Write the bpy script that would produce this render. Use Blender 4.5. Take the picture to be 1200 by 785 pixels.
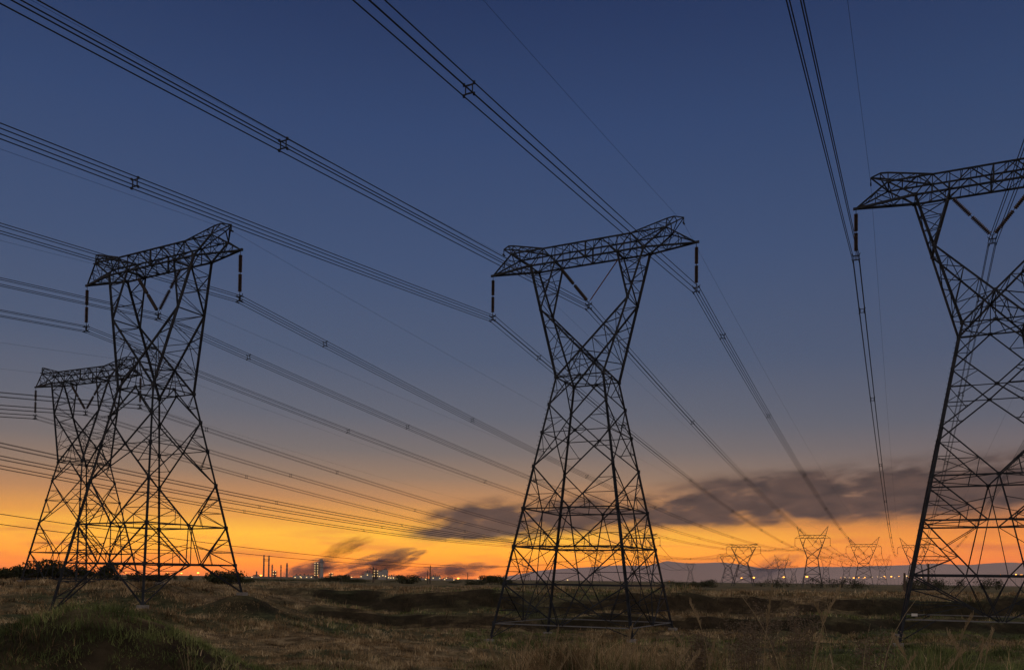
import bpy, math, random
import numpy as np
from mathutils import Vector, Matrix
random.seed(7); np.random.seed(7)
S = bpy.context.scene
for o in list(bpy.data.objects): bpy.data.objects.remove(o)
COL = S.collection
R = math.radians

# ------------------------------------------------------------------ camera
# the eye is at z = 0; the rising-front shift keeps the pylons upright as in the photograph
F_PX, CX, CY, PITCH, ROLL = 1012.2, 569.5, 650.35, 0.0276, 0.01263
W_PX, H_PX = 1200.0, 785.0
cd = bpy.data.cameras.new('camera'); cam = bpy.data.objects.new('camera', cd); COL.objects.link(cam)
cd.sensor_fit = 'HORIZONTAL'; cd.sensor_width = 36.0
cd.lens = 36.0 * F_PX / W_PX
cd.shift_x = (W_PX / 2 - CX) / W_PX
cd.shift_y = (CY - H_PX / 2) / W_PX
cd.clip_start = 0.1; cd.clip_end = 60000
# picture rotated clockwise by ROLL about the optical axis
cam.matrix_world = Matrix.Rotation(R(90) + PITCH, 4, 'X') @ Matrix.Rotation(ROLL, 4, 'Z')
# the principal point moves with the roll too
S.camera = cam
S.render.resolution_x = 1024; S.render.resolution_y = 669

# ------------------------------------------------------------------ world
world = bpy.data.worlds.new('World'); S.world = world; world.use_nodes = True
nt = world.node_tree; nt.nodes.clear()
def N(t, **kw):
    n = nt.nodes.new(t)
    for k, v in kw.items(): setattr(n, k, v)
    return n
def LK(a, b): nt.links.new(a, b)
def M(op, a, b=None, clamp=False):
    n = N('ShaderNodeMath', operation=op); n.use_clamp = clamp
    for i, x in enumerate((a, b)):
        if x is None: continue
        if isinstance(x, (int, float)): n.inputs[i].default_value = x
        else: LK(x, n.inputs[i])
    return n.outputs[0]
def srgb(r, g, b):
    f = lambda c: (c/255/12.92) if c/255 <= .04045 else ((c/255+.055)/1.055)**2.4
    return (f(r), f(g), f(b), 1)
def ramp(fac, stops, interp='EASE'):
    n = N('ShaderNodeValToRGB'); cr = n.color_ramp; cr.interpolation = 'LINEAR'
    while len(cr.elements) > 1: cr.elements.remove(cr.elements[-1])
    for i, (p, c) in enumerate(stops):
        e = cr.elements[0] if i == 0 else cr.elements.new(p)
        e.position = p; e.color = c
    LK(fac, n.inputs[0]); return n.outputs[0]
def mix(f, a, b, t='MIX'):
    n = N('ShaderNodeMix', data_type='RGBA', blend_type=t)
    if isinstance(f, (int, float)): n.inputs[0].default_value = f
    else: LK(f, n.inputs[0])
    for s, x in ((6, a), (7, b)):
        if isinstance(x, tuple): n.inputs[s].default_value = x
        else: LK(x, n.inputs[s])
    return n.outputs[2]
tc = N('ShaderNodeTexCoord'); sep = N('ShaderNodeSeparateXYZ'); LK(tc.outputs['Generated'], sep.inputs[0])
X, Y, Z = sep.outputs
el = M('ARCTAN2', Z, M('SQRT', M('ADD', M('MULTIPLY', X, X), M('MULTIPLY', Y, Y))))     # elevation, radians
az = M('ARCTAN2', X, Y)                                                                 # azimuth from the view axis
elp = M('DIVIDE', el, 0.8, clamp=True)
def st(rad): return rad/0.8
def hot(r, g, b, k): c = srgb(r, g, b); k *= 1.12; return (c[0]*k, c[1]*k, c[2]*k, 1)
glow = ramp(elp, [(0, hot(240, 120, 44, 1.5)), (st(.012), hot(254, 134, 26, 1.55)), (st(.03), hot(255, 164, 26, 1.6)), (st(.048), hot(255, 184, 42, 1.4)), (st(.066), hot(250, 170, 68, 1.0)),
                  (st(.09), srgb(206, 146, 94)), (st(.115), srgb(158, 128, 106)), (st(.145), srgb(122, 113, 112)), (st(.185), srgb(98, 102, 116)), (st(.25), srgb(76, 90, 117)),
                  (st(.35), srgb(62, 81, 117)), (st(.48), srgb(48, 69, 110)), (st(.60), srgb(33, 52, 92)), (1, srgb(26, 44, 84))])
side = ramp(elp, [(0, hot(214, 110, 70, 1.35)), (st(.02), hot(244, 120, 42, 1.45)), (st(.045), hot(252, 142, 44, 1.25)), (st(.066), srgb(222, 136, 72)),
                  (st(.09), srgb(166, 124, 100)), (st(.12), srgb(126, 110, 106)), (st(.17), srgb(94, 98, 113)), (st(.24), srgb(74, 87, 114)),
                  (st(.36), srgb(59, 78, 114)), (st(.48), srgb(46, 67, 106)), (st(.60), srgb(32, 50, 90)), (1, srgb(26, 43, 82))])
back = ramp(elp, [(0, srgb(140, 122, 112)), (st(.1), srgb(190, 160, 140)), (st(.25), srgb(176, 156, 146)), (st(.5), srgb(154, 147, 146)), (1, srgb(148, 145, 148))])  # unseen sky behind the viewer, brightened to fill-light the ground
da = M('ABSOLUTE', M('ADD', az, 0.16))
f1 = N('ShaderNodeMapRange', interpolation_type='SMOOTHSTEP'); LK(da, f1.inputs[0]); f1.inputs[1].default_value = 0.22; f1.inputs[2].default_value = 0.75
f2 = N('ShaderNodeMapRange', interpolation_type='SMOOTHSTEP'); LK(da, f2.inputs[0]); f2.inputs[1].default_value = 0.75; f2.inputs[2].default_value = 1.7
sky = mix(f2.outputs[0], mix(f1.outputs[0], glow, side), back)
f3 = N('ShaderNodeMapRange', interpolation_type='SMOOTHSTEP'); LK(el, f3.inputs[0]); f3.inputs[1].default_value = 0.72; f3.inputs[2].default_value = 1.25
sky = mix(f3.outputs[0], sky, srgb(164, 159, 156))  # bright layer added overhead, out of frame, as fill light for the ground
# smoke bank drifting across the afterglow: a band in azimuth / elevation with streaky noise
cmb = N('ShaderNodeCombineXYZ'); LK(M('MULTIPLY', az, 17.0), cmb.inputs[0]); LK(M('MULTIPLY', M('SUBTRACT', el, M('MULTIPLY', az, 0.10)), 62.0), cmb.inputs[1])
nz = N('ShaderNodeTexNoise'); LK(cmb.outputs[0], nz.inputs['Vector']); nz.inputs['Scale'].default_value = .8; nz.inputs['Detail'].default_value = 9; nz.inputs['Roughness'].default_value = .56
nz.inputs['Distortion'].default_value = .3
cmb3 = N('ShaderNodeCombineXYZ'); LK(M('MULTIPLY', az, 44.0), cmb3.inputs[0]); LK(M('MULTIPLY', M('SUBTRACT', el, M('MULTIPLY', az, 0.06)), 120.0), cmb3.inputs[1])
nz3 = N('ShaderNodeTexNoise'); LK(cmb3.outputs[0], nz3.inputs['Vector']); nz3.inputs['Scale'].default_value = .7; nz3.inputs['Detail'].default_value = 5; nz3.inputs['Distortion'].default_value = .25
def gauss(x, c, w):
    t = M('DIVIDE', M('SUBTRACT', x, c), w); return M('EXPONENT', M('MULTIPLY', M('MULTIPLY', t, t), -1.0))
def band(c0, slope, w, a0, a1, soft):
    c = M('ADD', c0, M('MULTIPLY', az, slope))
    t = M('DIVIDE', M('SUBTRACT', el, c), w); g = M('EXPONENT', M('MULTIPLY', M('MULTIPLY', t, t), -1.0))
    e0 = N('ShaderNodeMapRange', interpolation_type='SMOOTHSTEP'); LK(az, e0.inputs[0]); e0.inputs[1].default_value = a0-soft; e0.inputs[2].default_value = a0+soft
    e1 = N('ShaderNodeMapRange', interpolation_type='SMOOTHSTEP'); LK(az, e1.inputs[0]); e1.inputs[1].default_value = a1+.08; e1.inputs[2].default_value = a1-.08
    return M('MULTIPLY', g, M('MULTIPLY', e0.outputs[0], e1.outputs[0]))
b1 = band(0.071, 0.036, 0.0205, -0.06, 0.64, .05)
b2 = band(0.096, 0.040, 0.020, 0.24, 0.68, .12)
b3 = band(0.051, 0.0, 0.008, -0.10, 0.05, .04)
env = M('ADD', M('ADD', b1, M('MULTIPLY', b2, .7)), M('MULTIPLY', b3, .6))
tex = M('ADD', M('MULTIPLY', M('SUBTRACT', nz.outputs[0], .5), 3.4), M('MULTIPLY', M('SUBTRACT', nz3.outputs[0], .5), 1.8))
dens = M('MULTIPLY', env, M('ADD', tex, 1.4))
cl = N('ShaderNodeMapRange', interpolation_type='SMOOTHSTEP'); LK(dens, cl.inputs[0]); cl.inputs[1].default_value = .16; cl.inputs[2].default_value = 1.25
cl.inputs[4].default_value = .96
cmb2 = N('ShaderNodeCombineXYZ'); LK(M('MULTIPLY', az, 9.0), cmb2.inputs[0]); LK(M('MULTIPLY', el, 70.0), cmb2.inputs[1])
nz2 = N('ShaderNodeTexNoise'); LK(cmb2.outputs[0], nz2.inputs['Vector']); nz2.inputs['Scale'].default_value = 1.0; nz2.inputs['Detail'].default_value = 4
streak = M('MULTIPLY', gauss(el, 0.034, 0.022), M('MULTIPLY', M('SUBTRACT', nz2.outputs[0], 0.5, clamp=True), 3.0))
sky = mix(streak, sky, srgb(226, 104, 62))
ccol = mix(M('MULTIPLY', M('SUBTRACT', nz3.outputs[0], .3, clamp=True), 2.4, clamp=True), srgb(98, 76, 70), srgb(56, 49, 53))
sky = mix(cl.outputs[0], sky, ccol)
nish = N('ShaderNodeTexSky', sky_type='NISHITA'); nish.sun_disc = False; nish.sun_elevation = R(-2.0); nish.sun_rotation = R(-9); nish.air_density = 1.5; nish.dust_density = 2
bgA = N('ShaderNodeBackground'); LK(sky, bgA.inputs[0]); bgA.inputs[1].default_value = 1.0
bgB = N('ShaderNodeBackground'); LK(nish.outputs[0], bgB.inputs[0]); bgB.inputs[1].default_value = 0.02
add = N('ShaderNodeAddShader'); LK(bgA.outputs[0], add.inputs[0]); LK(bgB.outputs[0], add.inputs[1])
out = N('ShaderNodeOutputWorld'); LK(add.outputs[0], out.inputs[0])
S.view_settings.view_transform = 'Standard'; S.view_settings.look = 'None'; S.view_settings.exposure = 0.0; S.view_settings.gamma = 1.0

# ------------------------------------------------------------------ materials
def mat(name, rgb, rough=.7, metal=0., emit=None, estr=0., noise=None, spec=.5):
    m = bpy.data.materials.new(name); m.use_nodes = True; t = m.node_tree; b = t.nodes['Principled BSDF']
    b.inputs['Base Color'].default_value = (*rgb, 1); b.inputs['Roughness'].default_value = rough; b.inputs['Metallic'].default_value = metal
    b.inputs['Specular IOR Level'].default_value = spec
    if emit: b.inputs['Emission Color'].default_value = (*emit, 1); b.inputs['Emission Strength'].default_value = estr
    if noise:
        sc, rgb2 = noise
        tcn = t.nodes.new('ShaderNodeTexCoord'); n = t.nodes.new('ShaderNodeTexNoise'); n.inputs['Scale'].default_value = sc; n.inputs['Detail'].default_value = 6
        t.links.new(tcn.outputs['Object'], n.inputs['Vector'])
        r = t.nodes.new('ShaderNodeValToRGB'); r.color_ramp.elements[0].position = .35; r.color_ramp.elements[1].position = .65
        r.color_ramp.elements[0].color = (*rgb, 1); r.color_ramp.elements[1].color = (*rgb2, 1)
        t.links.new(n.outputs[0], r.inputs[0]); t.links.new(r.outputs[0], b.inputs['Base Color'])
    return m
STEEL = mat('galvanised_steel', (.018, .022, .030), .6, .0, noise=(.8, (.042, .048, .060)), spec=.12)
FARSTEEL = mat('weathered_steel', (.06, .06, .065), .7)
LITSTEEL = mat('sky_lit_galvanised_steel', (.19, .20, .215), .5, .3)  # galvanised steel made paler: the sky light it catches is put into the colour
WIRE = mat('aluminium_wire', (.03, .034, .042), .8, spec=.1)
GLASSI = mat('porcelain_discs', (.05, .035, .03), .35)
RODI = mat('composite_rod', (.16, .07, .05), .5)
CONC = mat('concrete', (.32, .31, .29), .9, noise=(3., (.22, .21, .2)))
WHITE = mat('white_enamel', (.75, .75, .73), .5)
WOOD = mat('creosote_wood', (.07, .05, .035), .9, noise=(4., (.11, .08, .06)))
PLANT = mat('plant_steel', (.16, .15, .15), .7, .2, noise=(.05, (.24, .22, .21)))
PALE = mat('pale_cladding', (.42, .41, .42), .7, noise=(.05, (.34, .33, .34)))
LAMP_Y = mat('sodium_lamp', (1, .6, .2), .5, emit=(1, .34, .04), estr=6)
LAMP_W = mat('white_lamp', (1, .9, .7), .5, emit=(1, .62, .22), estr=2.4)
BARK = mat('bark', (.06, .045, .03), .9)
def leafmat(name, a, b):
    m = mat(name, a, .8, noise=(.35, b), spec=.2); return m
LEAF = leafmat('bush_leaves', (.035, .045, .018), (.07, .07, .03))

def grassmat(name, cols, sc=.25):
    m = bpy.data.materials.new(name); m.use_nodes = True; t = m.node_tree; b = t.nodes['Principled BSDF']
    b.inputs['Roughness'].default_value = .8; b.inputs['Specular IOR Level'].default_value = .15
    tcn = t.nodes.new('ShaderNodeTexCoord'); n = t.nodes.new('ShaderNodeTexNoise'); n.inputs['Scale'].default_value = sc; n.inputs['Detail'].default_value = 8; n.inputs['Roughness'].default_value = .7
    t.links.new(tcn.outputs['Object'], n.inputs['Vector'])
    r = t.nodes.new('ShaderNodeValToRGB'); cr = r.color_ramp
    while len(cr.elements) > 1: cr.elements.remove(cr.elements[-1])
    for i, (p, c) in enumerate(cols):
        e = cr.elements[0] if i == 0 else cr.elements.new(p); e.position = p; e.color = (*c, 1)
    n2 = t.nodes.new('ShaderNodeTexNoise'); n2.inputs['Scale'].default_value = sc*.35; n2.inputs['Detail'].default_value = 5; t.links.new(tcn.outputs['Object'], n2.inputs['Vector'])
    mm = t.nodes.new('ShaderNodeMix'); mm.data_type = 'FLOAT'; mm.inputs[0].default_value = .45; t.links.new(n.outputs[0], mm.inputs[2]); t.links.new(n2.outputs[0], mm.inputs[3])
    t.links.new(mm.outputs[0], r.inputs[0]); t.links.new(r.outputs[0], b.inputs['Base Color'])
    return m
DRY = grassmat('dry_grass', sc=1.0, cols=[(.40, (.04, .027, .014)), (.47, (.24, .165, .085)), (.53, (.46, .335, .18)), (.60, (.78, .61, .37))])
GREEN = grassmat('green_grass', sc=1.0, cols=[(.40, (.03, .038, .014)), (.48, (.10, .13, .045)), (.54, (.20, .24, .08)), (.62, (.42, .42, .18))])
WEEDM = grassmat('seeding_weed_brown', [(.3, (.10, .075, .05)), (.6, (.22, .17, .12))], 2)
STRAW = grassmat('straw', [(.3, (.20, .15, .08)), (.6, (.42, .33, .20))], 2)

# ------------------------------------------------------------------ mesh helpers
class MB:
    def __init__(s): s.v = []; s.f = []
    def prism(s, a, b, prof, up=None):
        a = Vector(a); b = Vector(b); d = (b-a)
        if d.length < 1e-6: return
        d.normalize()
        u = Vector(up) if up else Vector((0, 0, 1))
        if abs(d.dot(u)) > .97: u = Vector((0, 1, 0)) if abs(d.y) < .9 else Vector((1, 0, 0))
        x = d.cross(u).normalized(); y = x.cross(d)
        n = len(prof); k = len(s.v)
        for p in (a, b):
            for q in prof: s.v.append(tuple(p + x*q[0] + y*q[1]))
        for i in range(n): j = (i+1) % n; s.f.append((k+i, k+j, k+n+j, k+n+i))
        s.f.append(tuple(k+i for i in reversed(range(n)))); s.f.append(tuple(k+n+i for i in range(n)))
    def L(s, a, b, w):
        t = w*.28; h = w/2
        s.prism(a, b, [(-h, -h), (h, -h), (h, -h+t), (-h+t, -h+t), (-h+t, h), (-h, h)])
    def bar(s, a, b, w):
        h = w/2; s.prism(a, b, [(-h, -h), (h, -h), (h, h), (-h, h)])
    def tube(s, a, b, r, n=6):
        s.prism(a, b, [(r*math.cos(2*math.pi*i/n), r*math.sin(2*math.pi*i/n)) for i in range(n)])
    def box(s, c, d, rz=0):
        k = len(s.v); cx, cy, cz = c; ca, sa = math.cos(rz), math.sin(rz)
        for sz in (-1, 1):
            for sx, sy in ((-1, -1), (1, -1), (1, 1), (-1, 1)):
                x, y = sx*d[0]/2, sy*d[1]/2
                s.v.append((cx+x*ca-y*sa, cy+x*sa+y*ca, cz+sz*d[2]/2))
        for f in ((3, 2, 1, 0), (4, 5, 6, 7), (0, 1, 5, 4), (1, 2, 6, 5), (2, 3, 7, 6), (3, 0, 4, 7)): s.f.append(tuple(k+i for i in f))
    def lathe(s, a, b, prof, n=8):
        """prof: list of (t along a->b, radius)"""
        a = Vector(a); b = Vector(b); d = (b-a).normalized(); u = Vector((0, 1, 0)) if abs(d.y) < .9 else Vector((1, 0, 0))
        x = d.cross(u).normalized(); y = x.cross(d); k = len(s.v)
        for t, r in prof:
            p = a.lerp(b, t)
            for i in range(n):
                an = 2*math.pi*i/n; s.v.append(tuple(p + x*r*math.cos(an) + y*r*math.sin(an)))
        for j in range(len(prof)-1):
            for i in range(n):
                i2 = (i+1) % n; s.f.append((k+j*n+i, k+j*n+i2, k+(j+1)*n+i2, k+(j+1)*n+i))
        s.f.append(tuple(k+i for i in reversed(range(n)))); q = k+(len(prof)-1)*n; s.f.append(tuple(q+i for i in range(n)))
    def zig(s, A, B, C, D, n, w, cross=False, horiz=True, last=True):
        """lacing between line A->B and line C->D in n panels"""
        A, B, C, D = map(Vector, (A, B, C, D))
        for i in range(n):
            t0, t1 = i/n, (i+1)/n
            p0, p1, q0, q1 = A.lerp(B, t0), A.lerp(B, t1), C.lerp(D, t0), C.lerp(D, t1)
            if cross: s.L(p0, q1, w); s.L(q0, p1, w)
            elif i % 2: s.L(p0, q1, w)
            else: s.L(q0, p1, w)
            if horiz and (i < n-1 or last): s.L(p1, q1, w*.85)
    def build(s, name, m, parent=None, off=(0, 0, 0)):
        me = bpy.data.meshes.new(name)
        o3 = Vector(off)
        me.from_pydata([tuple(Vector(v)-o3) for v in s.v] if any(off) else s.v, [], s.f); me.materials.append(m)
        o = bpy.data.objects.new(name, me); COL.objects.link(o)
        if parent: o.parent = parent
        return o
def tag(o, label=None, cat=None, group=None, kind=None):
    if label: o['label'] = label
    if cat: o['category'] = cat
    if group: o['group'] = group
    if kind: o['kind'] = kind
    return o
def empty(name, loc, rz=0):
    o = bpy.data.objects.new(name, None); COL.objects.link(o); o.location = loc; o.rotation_euler = (0, 0, rz); o.empty_display_size = .5; return o
def kids(o): return [c for c in bpy.data.objects if c.parent == o]
def copy_tree(o, parent=None):
    c = o.copy(); COL.objects.link(c)
    if parent: c.parent = parent
    for ch in kids(o): copy_tree(ch, c)
    return c
def ray(px, py, d):
    """world point at depth d along the camera ray through photo pixel (px,py)"""
    a, b = px-CX, py-CY
    Xp = a*math.cos(ROLL)+b*math.sin(ROLL); Yp = -a*math.sin(ROLL)+b*math.cos(ROLL)
    u = -Yp/F_PX; v = Vector((Xp/F_PX, math.cos(PITCH)-u*math.sin(PITCH), math.sin(PITCH)+u*math.cos(PITCH)))
    return v*(d/v.y)

# ------------------------------------------------------------------ terrain
def vnoise(x, y, sc, seed):
    rng = np.random.RandomState(seed); T = rng.rand(256, 256)
    x = np.asarray(x)/sc+1000.; y = np.asarray(y)/sc+1000.
    xi = np.floor(x).astype(int); yi = np.floor(y).astype(int); fx = x-xi; fy = y-yi
    fx = fx*fx*(3-2*fx); fy = fy*fy*(3-2*fy)
    g = lambda i, j: T[i % 256, j % 256]
    return (g(xi, yi)*(1-fx)+g(xi+1, yi)*fx)*(1-fy)+(g(xi, yi+1)*(1-fx)+g(xi+1, yi+1)*fx)*fy - .5
def sst(a, b, x):
    t = np.clip((np.asarray(x, float)-a)/(b-a), 0, 1); return t*t*(3-2*t)
def height(x, y):
    x = np.asarray(x, float); y = np.asarray(y, float)
    d = np.hypot(x, y)
    base = -5.75 + 0*x
    # hollow floor, bank behind the pylons and the plain beyond
    wob = 14*vnoise(x, y, 60, 3)+5*vnoise(x, y, 18, 4)
    yy_ = y+wob*.6+3.*vnoise(x, y, 7, 61)+1.2*vnoise(x, y, 2.5, 62); berm = .42*sst(101, 104.5, yy_)+.58*sst(108, 113, yy_+4*vnoise(x, y, 25, 63))
    base = base + 4.0*berm
    far = sst(170, 420, d); base = base*(1-far) + (-2.7)*far
    # the long rise on the left
    edge = -8 - (y-60)*.10 + 10*vnoise(x, y, 35, 8)
    L = sst(6, -26, x-edge)
    up = -4.1 + 2.75*sst(72, 104, y+ .2*(x+30)) + .55*sst(55, 25, y)
    up = up + .6*vnoise(x, y, 22, 12)*sst(95, 70, y)
    base = base*(1-L*(1-far)) + up*L*(1-far)
    # grassy mound lower left
    base = base - .9*np.exp(-(((x+24)/10)**2+((y-52)/10.)**2)) + 3.1*np.exp(-(((x+14.2)/4.9)**2+((y-31)/4.6)**2)) + .5*np.exp(-(((x+6)/6)**2+((y-33)/6.)**2))
    # the bank the photographer stands on
    nb = sst(31, 13, y+3*vnoise(x, y, 9, 5)+.12*np.abs(x))*sst(-3.5, 1.5, x+.10*y-1.5+.5*(y < 3)) ; base = base*(1-nb) + (-1.72)*nb
    nd = sst(500, 150, d)
    base = base + nd*(1.05*vnoise(x, y, 10, 21)+.7*vnoise(x, y, 3.7, 22))*sst(4, 25, d) + .10*vnoise(x, y, 1.3, 23)*sst(200, 60, d)
    # pads under the pylon feet
    for fx, fy, fz in FEET:
        w = np.exp(-(((x-fx)**2+(y-fy)**2)/14.0)); base = base*(1-w)+(fz)*w
    return base
FEET = [(.45, 84.54, -6.1), (13.3, 78.09, -5.5), (7.02, 97.39, -6.1), (19.69, 90.69, -5.1), (-41.89, 83.06, -4.2), (-30.55, 77.1, -2.95), (-35.36, 93.47, -1.0), (-24.9, 87.97, -1.9),
        (34.08, 71.39, -5.1), (40.51, 84.76, -5.1)]
def gz(x, y): return float(height(np.array([x]), np.array([y]))[0])

fa = np.radians(np.concatenate([np.linspace(-48, 48, 420), np.linspace(54, 306, 44)]))
rr = np.concatenate([[.3], np.geomspace(1.5, 20, 60), np.geomspace(20.5, 160, 240), np.geomspace(165, 15500, 70)])
A_, R_ = np.meshgrid(fa, rr); gx = R_*np.sin(A_); gy = R_*np.cos(A_)
gzv = height(gx, gy)
nr, na = gx.shape
verts = np.stack([gx.ravel(), gy.ravel(), gzv.ravel()], 1)
I = np.arange(nr-1)[:, None]*na; J = np.arange(na)[None, :]; J2 = (J+1) % na
quads = np.stack([I+J, I+J2, I+na+J2, I+na+J], -1).reshape(-1, 4)
def np_mesh(name, verts, faces, m):
    me = bpy.data.meshes.new(name); k = faces.shape[1]
    me.vertices.add(len(verts)); me.vertices.foreach_set('co', verts.astype(np.float32).ravel())
    me.loops.add(faces.size); me.loops.foreach_set('vertex_index', faces.astype(np.int32).ravel())
    me.polygons.add(len(faces)); me.polygons.foreach_set('loop_start', np.arange(0, faces.size, k, dtype=np.int32)); me.polygons.foreach_set('loop_total', np.full(len(faces), k, dtype=np.int32))
    me.update(calc_edges=True); me.materials.append(m)
    o = bpy.data.objects.new(name, me); COL.objects.link(o); return o
GM = bpy.data.materials.new('soil_and_turf'); GM.use_nodes = True
t = GM.node_tree; b = t.nodes['Principled BSDF']; b.inputs['Roughness'].default_value = .95; b.inputs['Specular IOR Level'].default_value = .1
tcn = t.nodes.new('ShaderNodeTexCoord')
def gn(sc, det=8, rough=.65):
    n = t.nodes.new('ShaderNodeTexNoise'); n.inputs['Scale'].default_value = sc; n.inputs['Detail'].default_value = det; n.inputs['Roughness'].default_value = rough
    t.links.new(tcn.outputs['Object'], n.inputs['Vector']); return n.outputs[0]
def gr(fac, cols):
    r = t.nodes.new('ShaderNodeValToRGB'); cr = r.color_ramp
    while len(cr.elements) > 1: cr.elements.remove(cr.elements[-1])
    for i, (p, c) in enumerate(cols):
        e = cr.elements[0] if i == 0 else cr.elements.new(p); e.position = p; e.color = (*c, 1)
    t.links.new(fac, r.inputs[0]); return r.outputs[0]
c1 = gr(gn(.9), [(.32, (.045, .03, .016)), (.48, (.17, .118, .06)), (.64, (.36, .26, .14))])
c2 = gr(gn(1.3), [(.3, (.03, .033, .016)), (.55, (.085, .09, .04)), (.75, (.2, .18, .09))])
f = gr(gn(.045, 3), [(.42, (0, 0, 0)), (.58, (1, 1, 1))])
mx = t.nodes.new('ShaderNodeMix'); mx.data_type = 'RGBA'; t.links.new(f, mx.inputs[0]); t.links.new(c1, mx.inputs[6]); t.links.new(c2, mx.inputs[7])
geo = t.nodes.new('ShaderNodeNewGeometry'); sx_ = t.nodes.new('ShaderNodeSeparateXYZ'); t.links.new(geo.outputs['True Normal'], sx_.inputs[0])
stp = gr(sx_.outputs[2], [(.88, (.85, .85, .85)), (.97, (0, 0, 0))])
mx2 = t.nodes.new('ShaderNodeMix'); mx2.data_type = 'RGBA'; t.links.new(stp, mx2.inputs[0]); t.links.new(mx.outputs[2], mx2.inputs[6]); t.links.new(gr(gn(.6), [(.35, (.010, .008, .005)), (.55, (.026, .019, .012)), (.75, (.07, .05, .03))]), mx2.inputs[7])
t.links.new(mx2.outputs[2], b.inputs['Base Color'])
bp = t.nodes.new('ShaderNodeBump'); bp.inputs['Strength'].default_value = .9; bp.inputs['Distance'].default_value = .25
t.links.new(gn(2.5, 10, .75), bp.inputs['Height']); t.links.new(bp.outputs[0], b.inputs['Normal'])
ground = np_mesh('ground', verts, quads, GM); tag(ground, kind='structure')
for p in ground.data.polygons: p.use_smooth = True

# far mountains, a low range with real depth
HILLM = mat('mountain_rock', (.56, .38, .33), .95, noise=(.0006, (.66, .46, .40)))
def hills(x0, x1, y0, depth, hfun, nx=160, ny=14):
    xs = np.linspace(x0, x1, nx); v = []; 
    for j in range(ny):
        tt = j/(ny-1); prof = math.sin(math.pi*tt)**.8
        for x in xs: v.append((x, y0+depth*tt, -8+prof*hfun(x)*(1+.25*float(vnoise(x, tt*4000, 700, 31)))))
    f = [(j*nx+i, j*nx+i+1, (j+1)*nx+i+1, (j+1)*nx+i) for j in range(ny-1) for i in range(nx-1)]
    return np_mesh('hills', np.array(v), np.array(f), HILLM)
def hh(x):
    u = x/13000.; px = CX+u*F_PX
    base = np.interp(px, [-400, 560, 640, 700, 770, 792, 830, 870, 900, 960, 1040, 1100, 1160, 1230, 1500], [-60, -40, 150, 240, 275, 345, 280, 290, 240, 255, 280, 320, 330, 345, 370])
    return max(1, base + 40*float(vnoise(x, 0, 900, 41)) + 14*float(vnoise(x, 0, 240, 42)))
tag(hills(-9000, 14000, 12000, 2600, hh), kind='structure')

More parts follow.
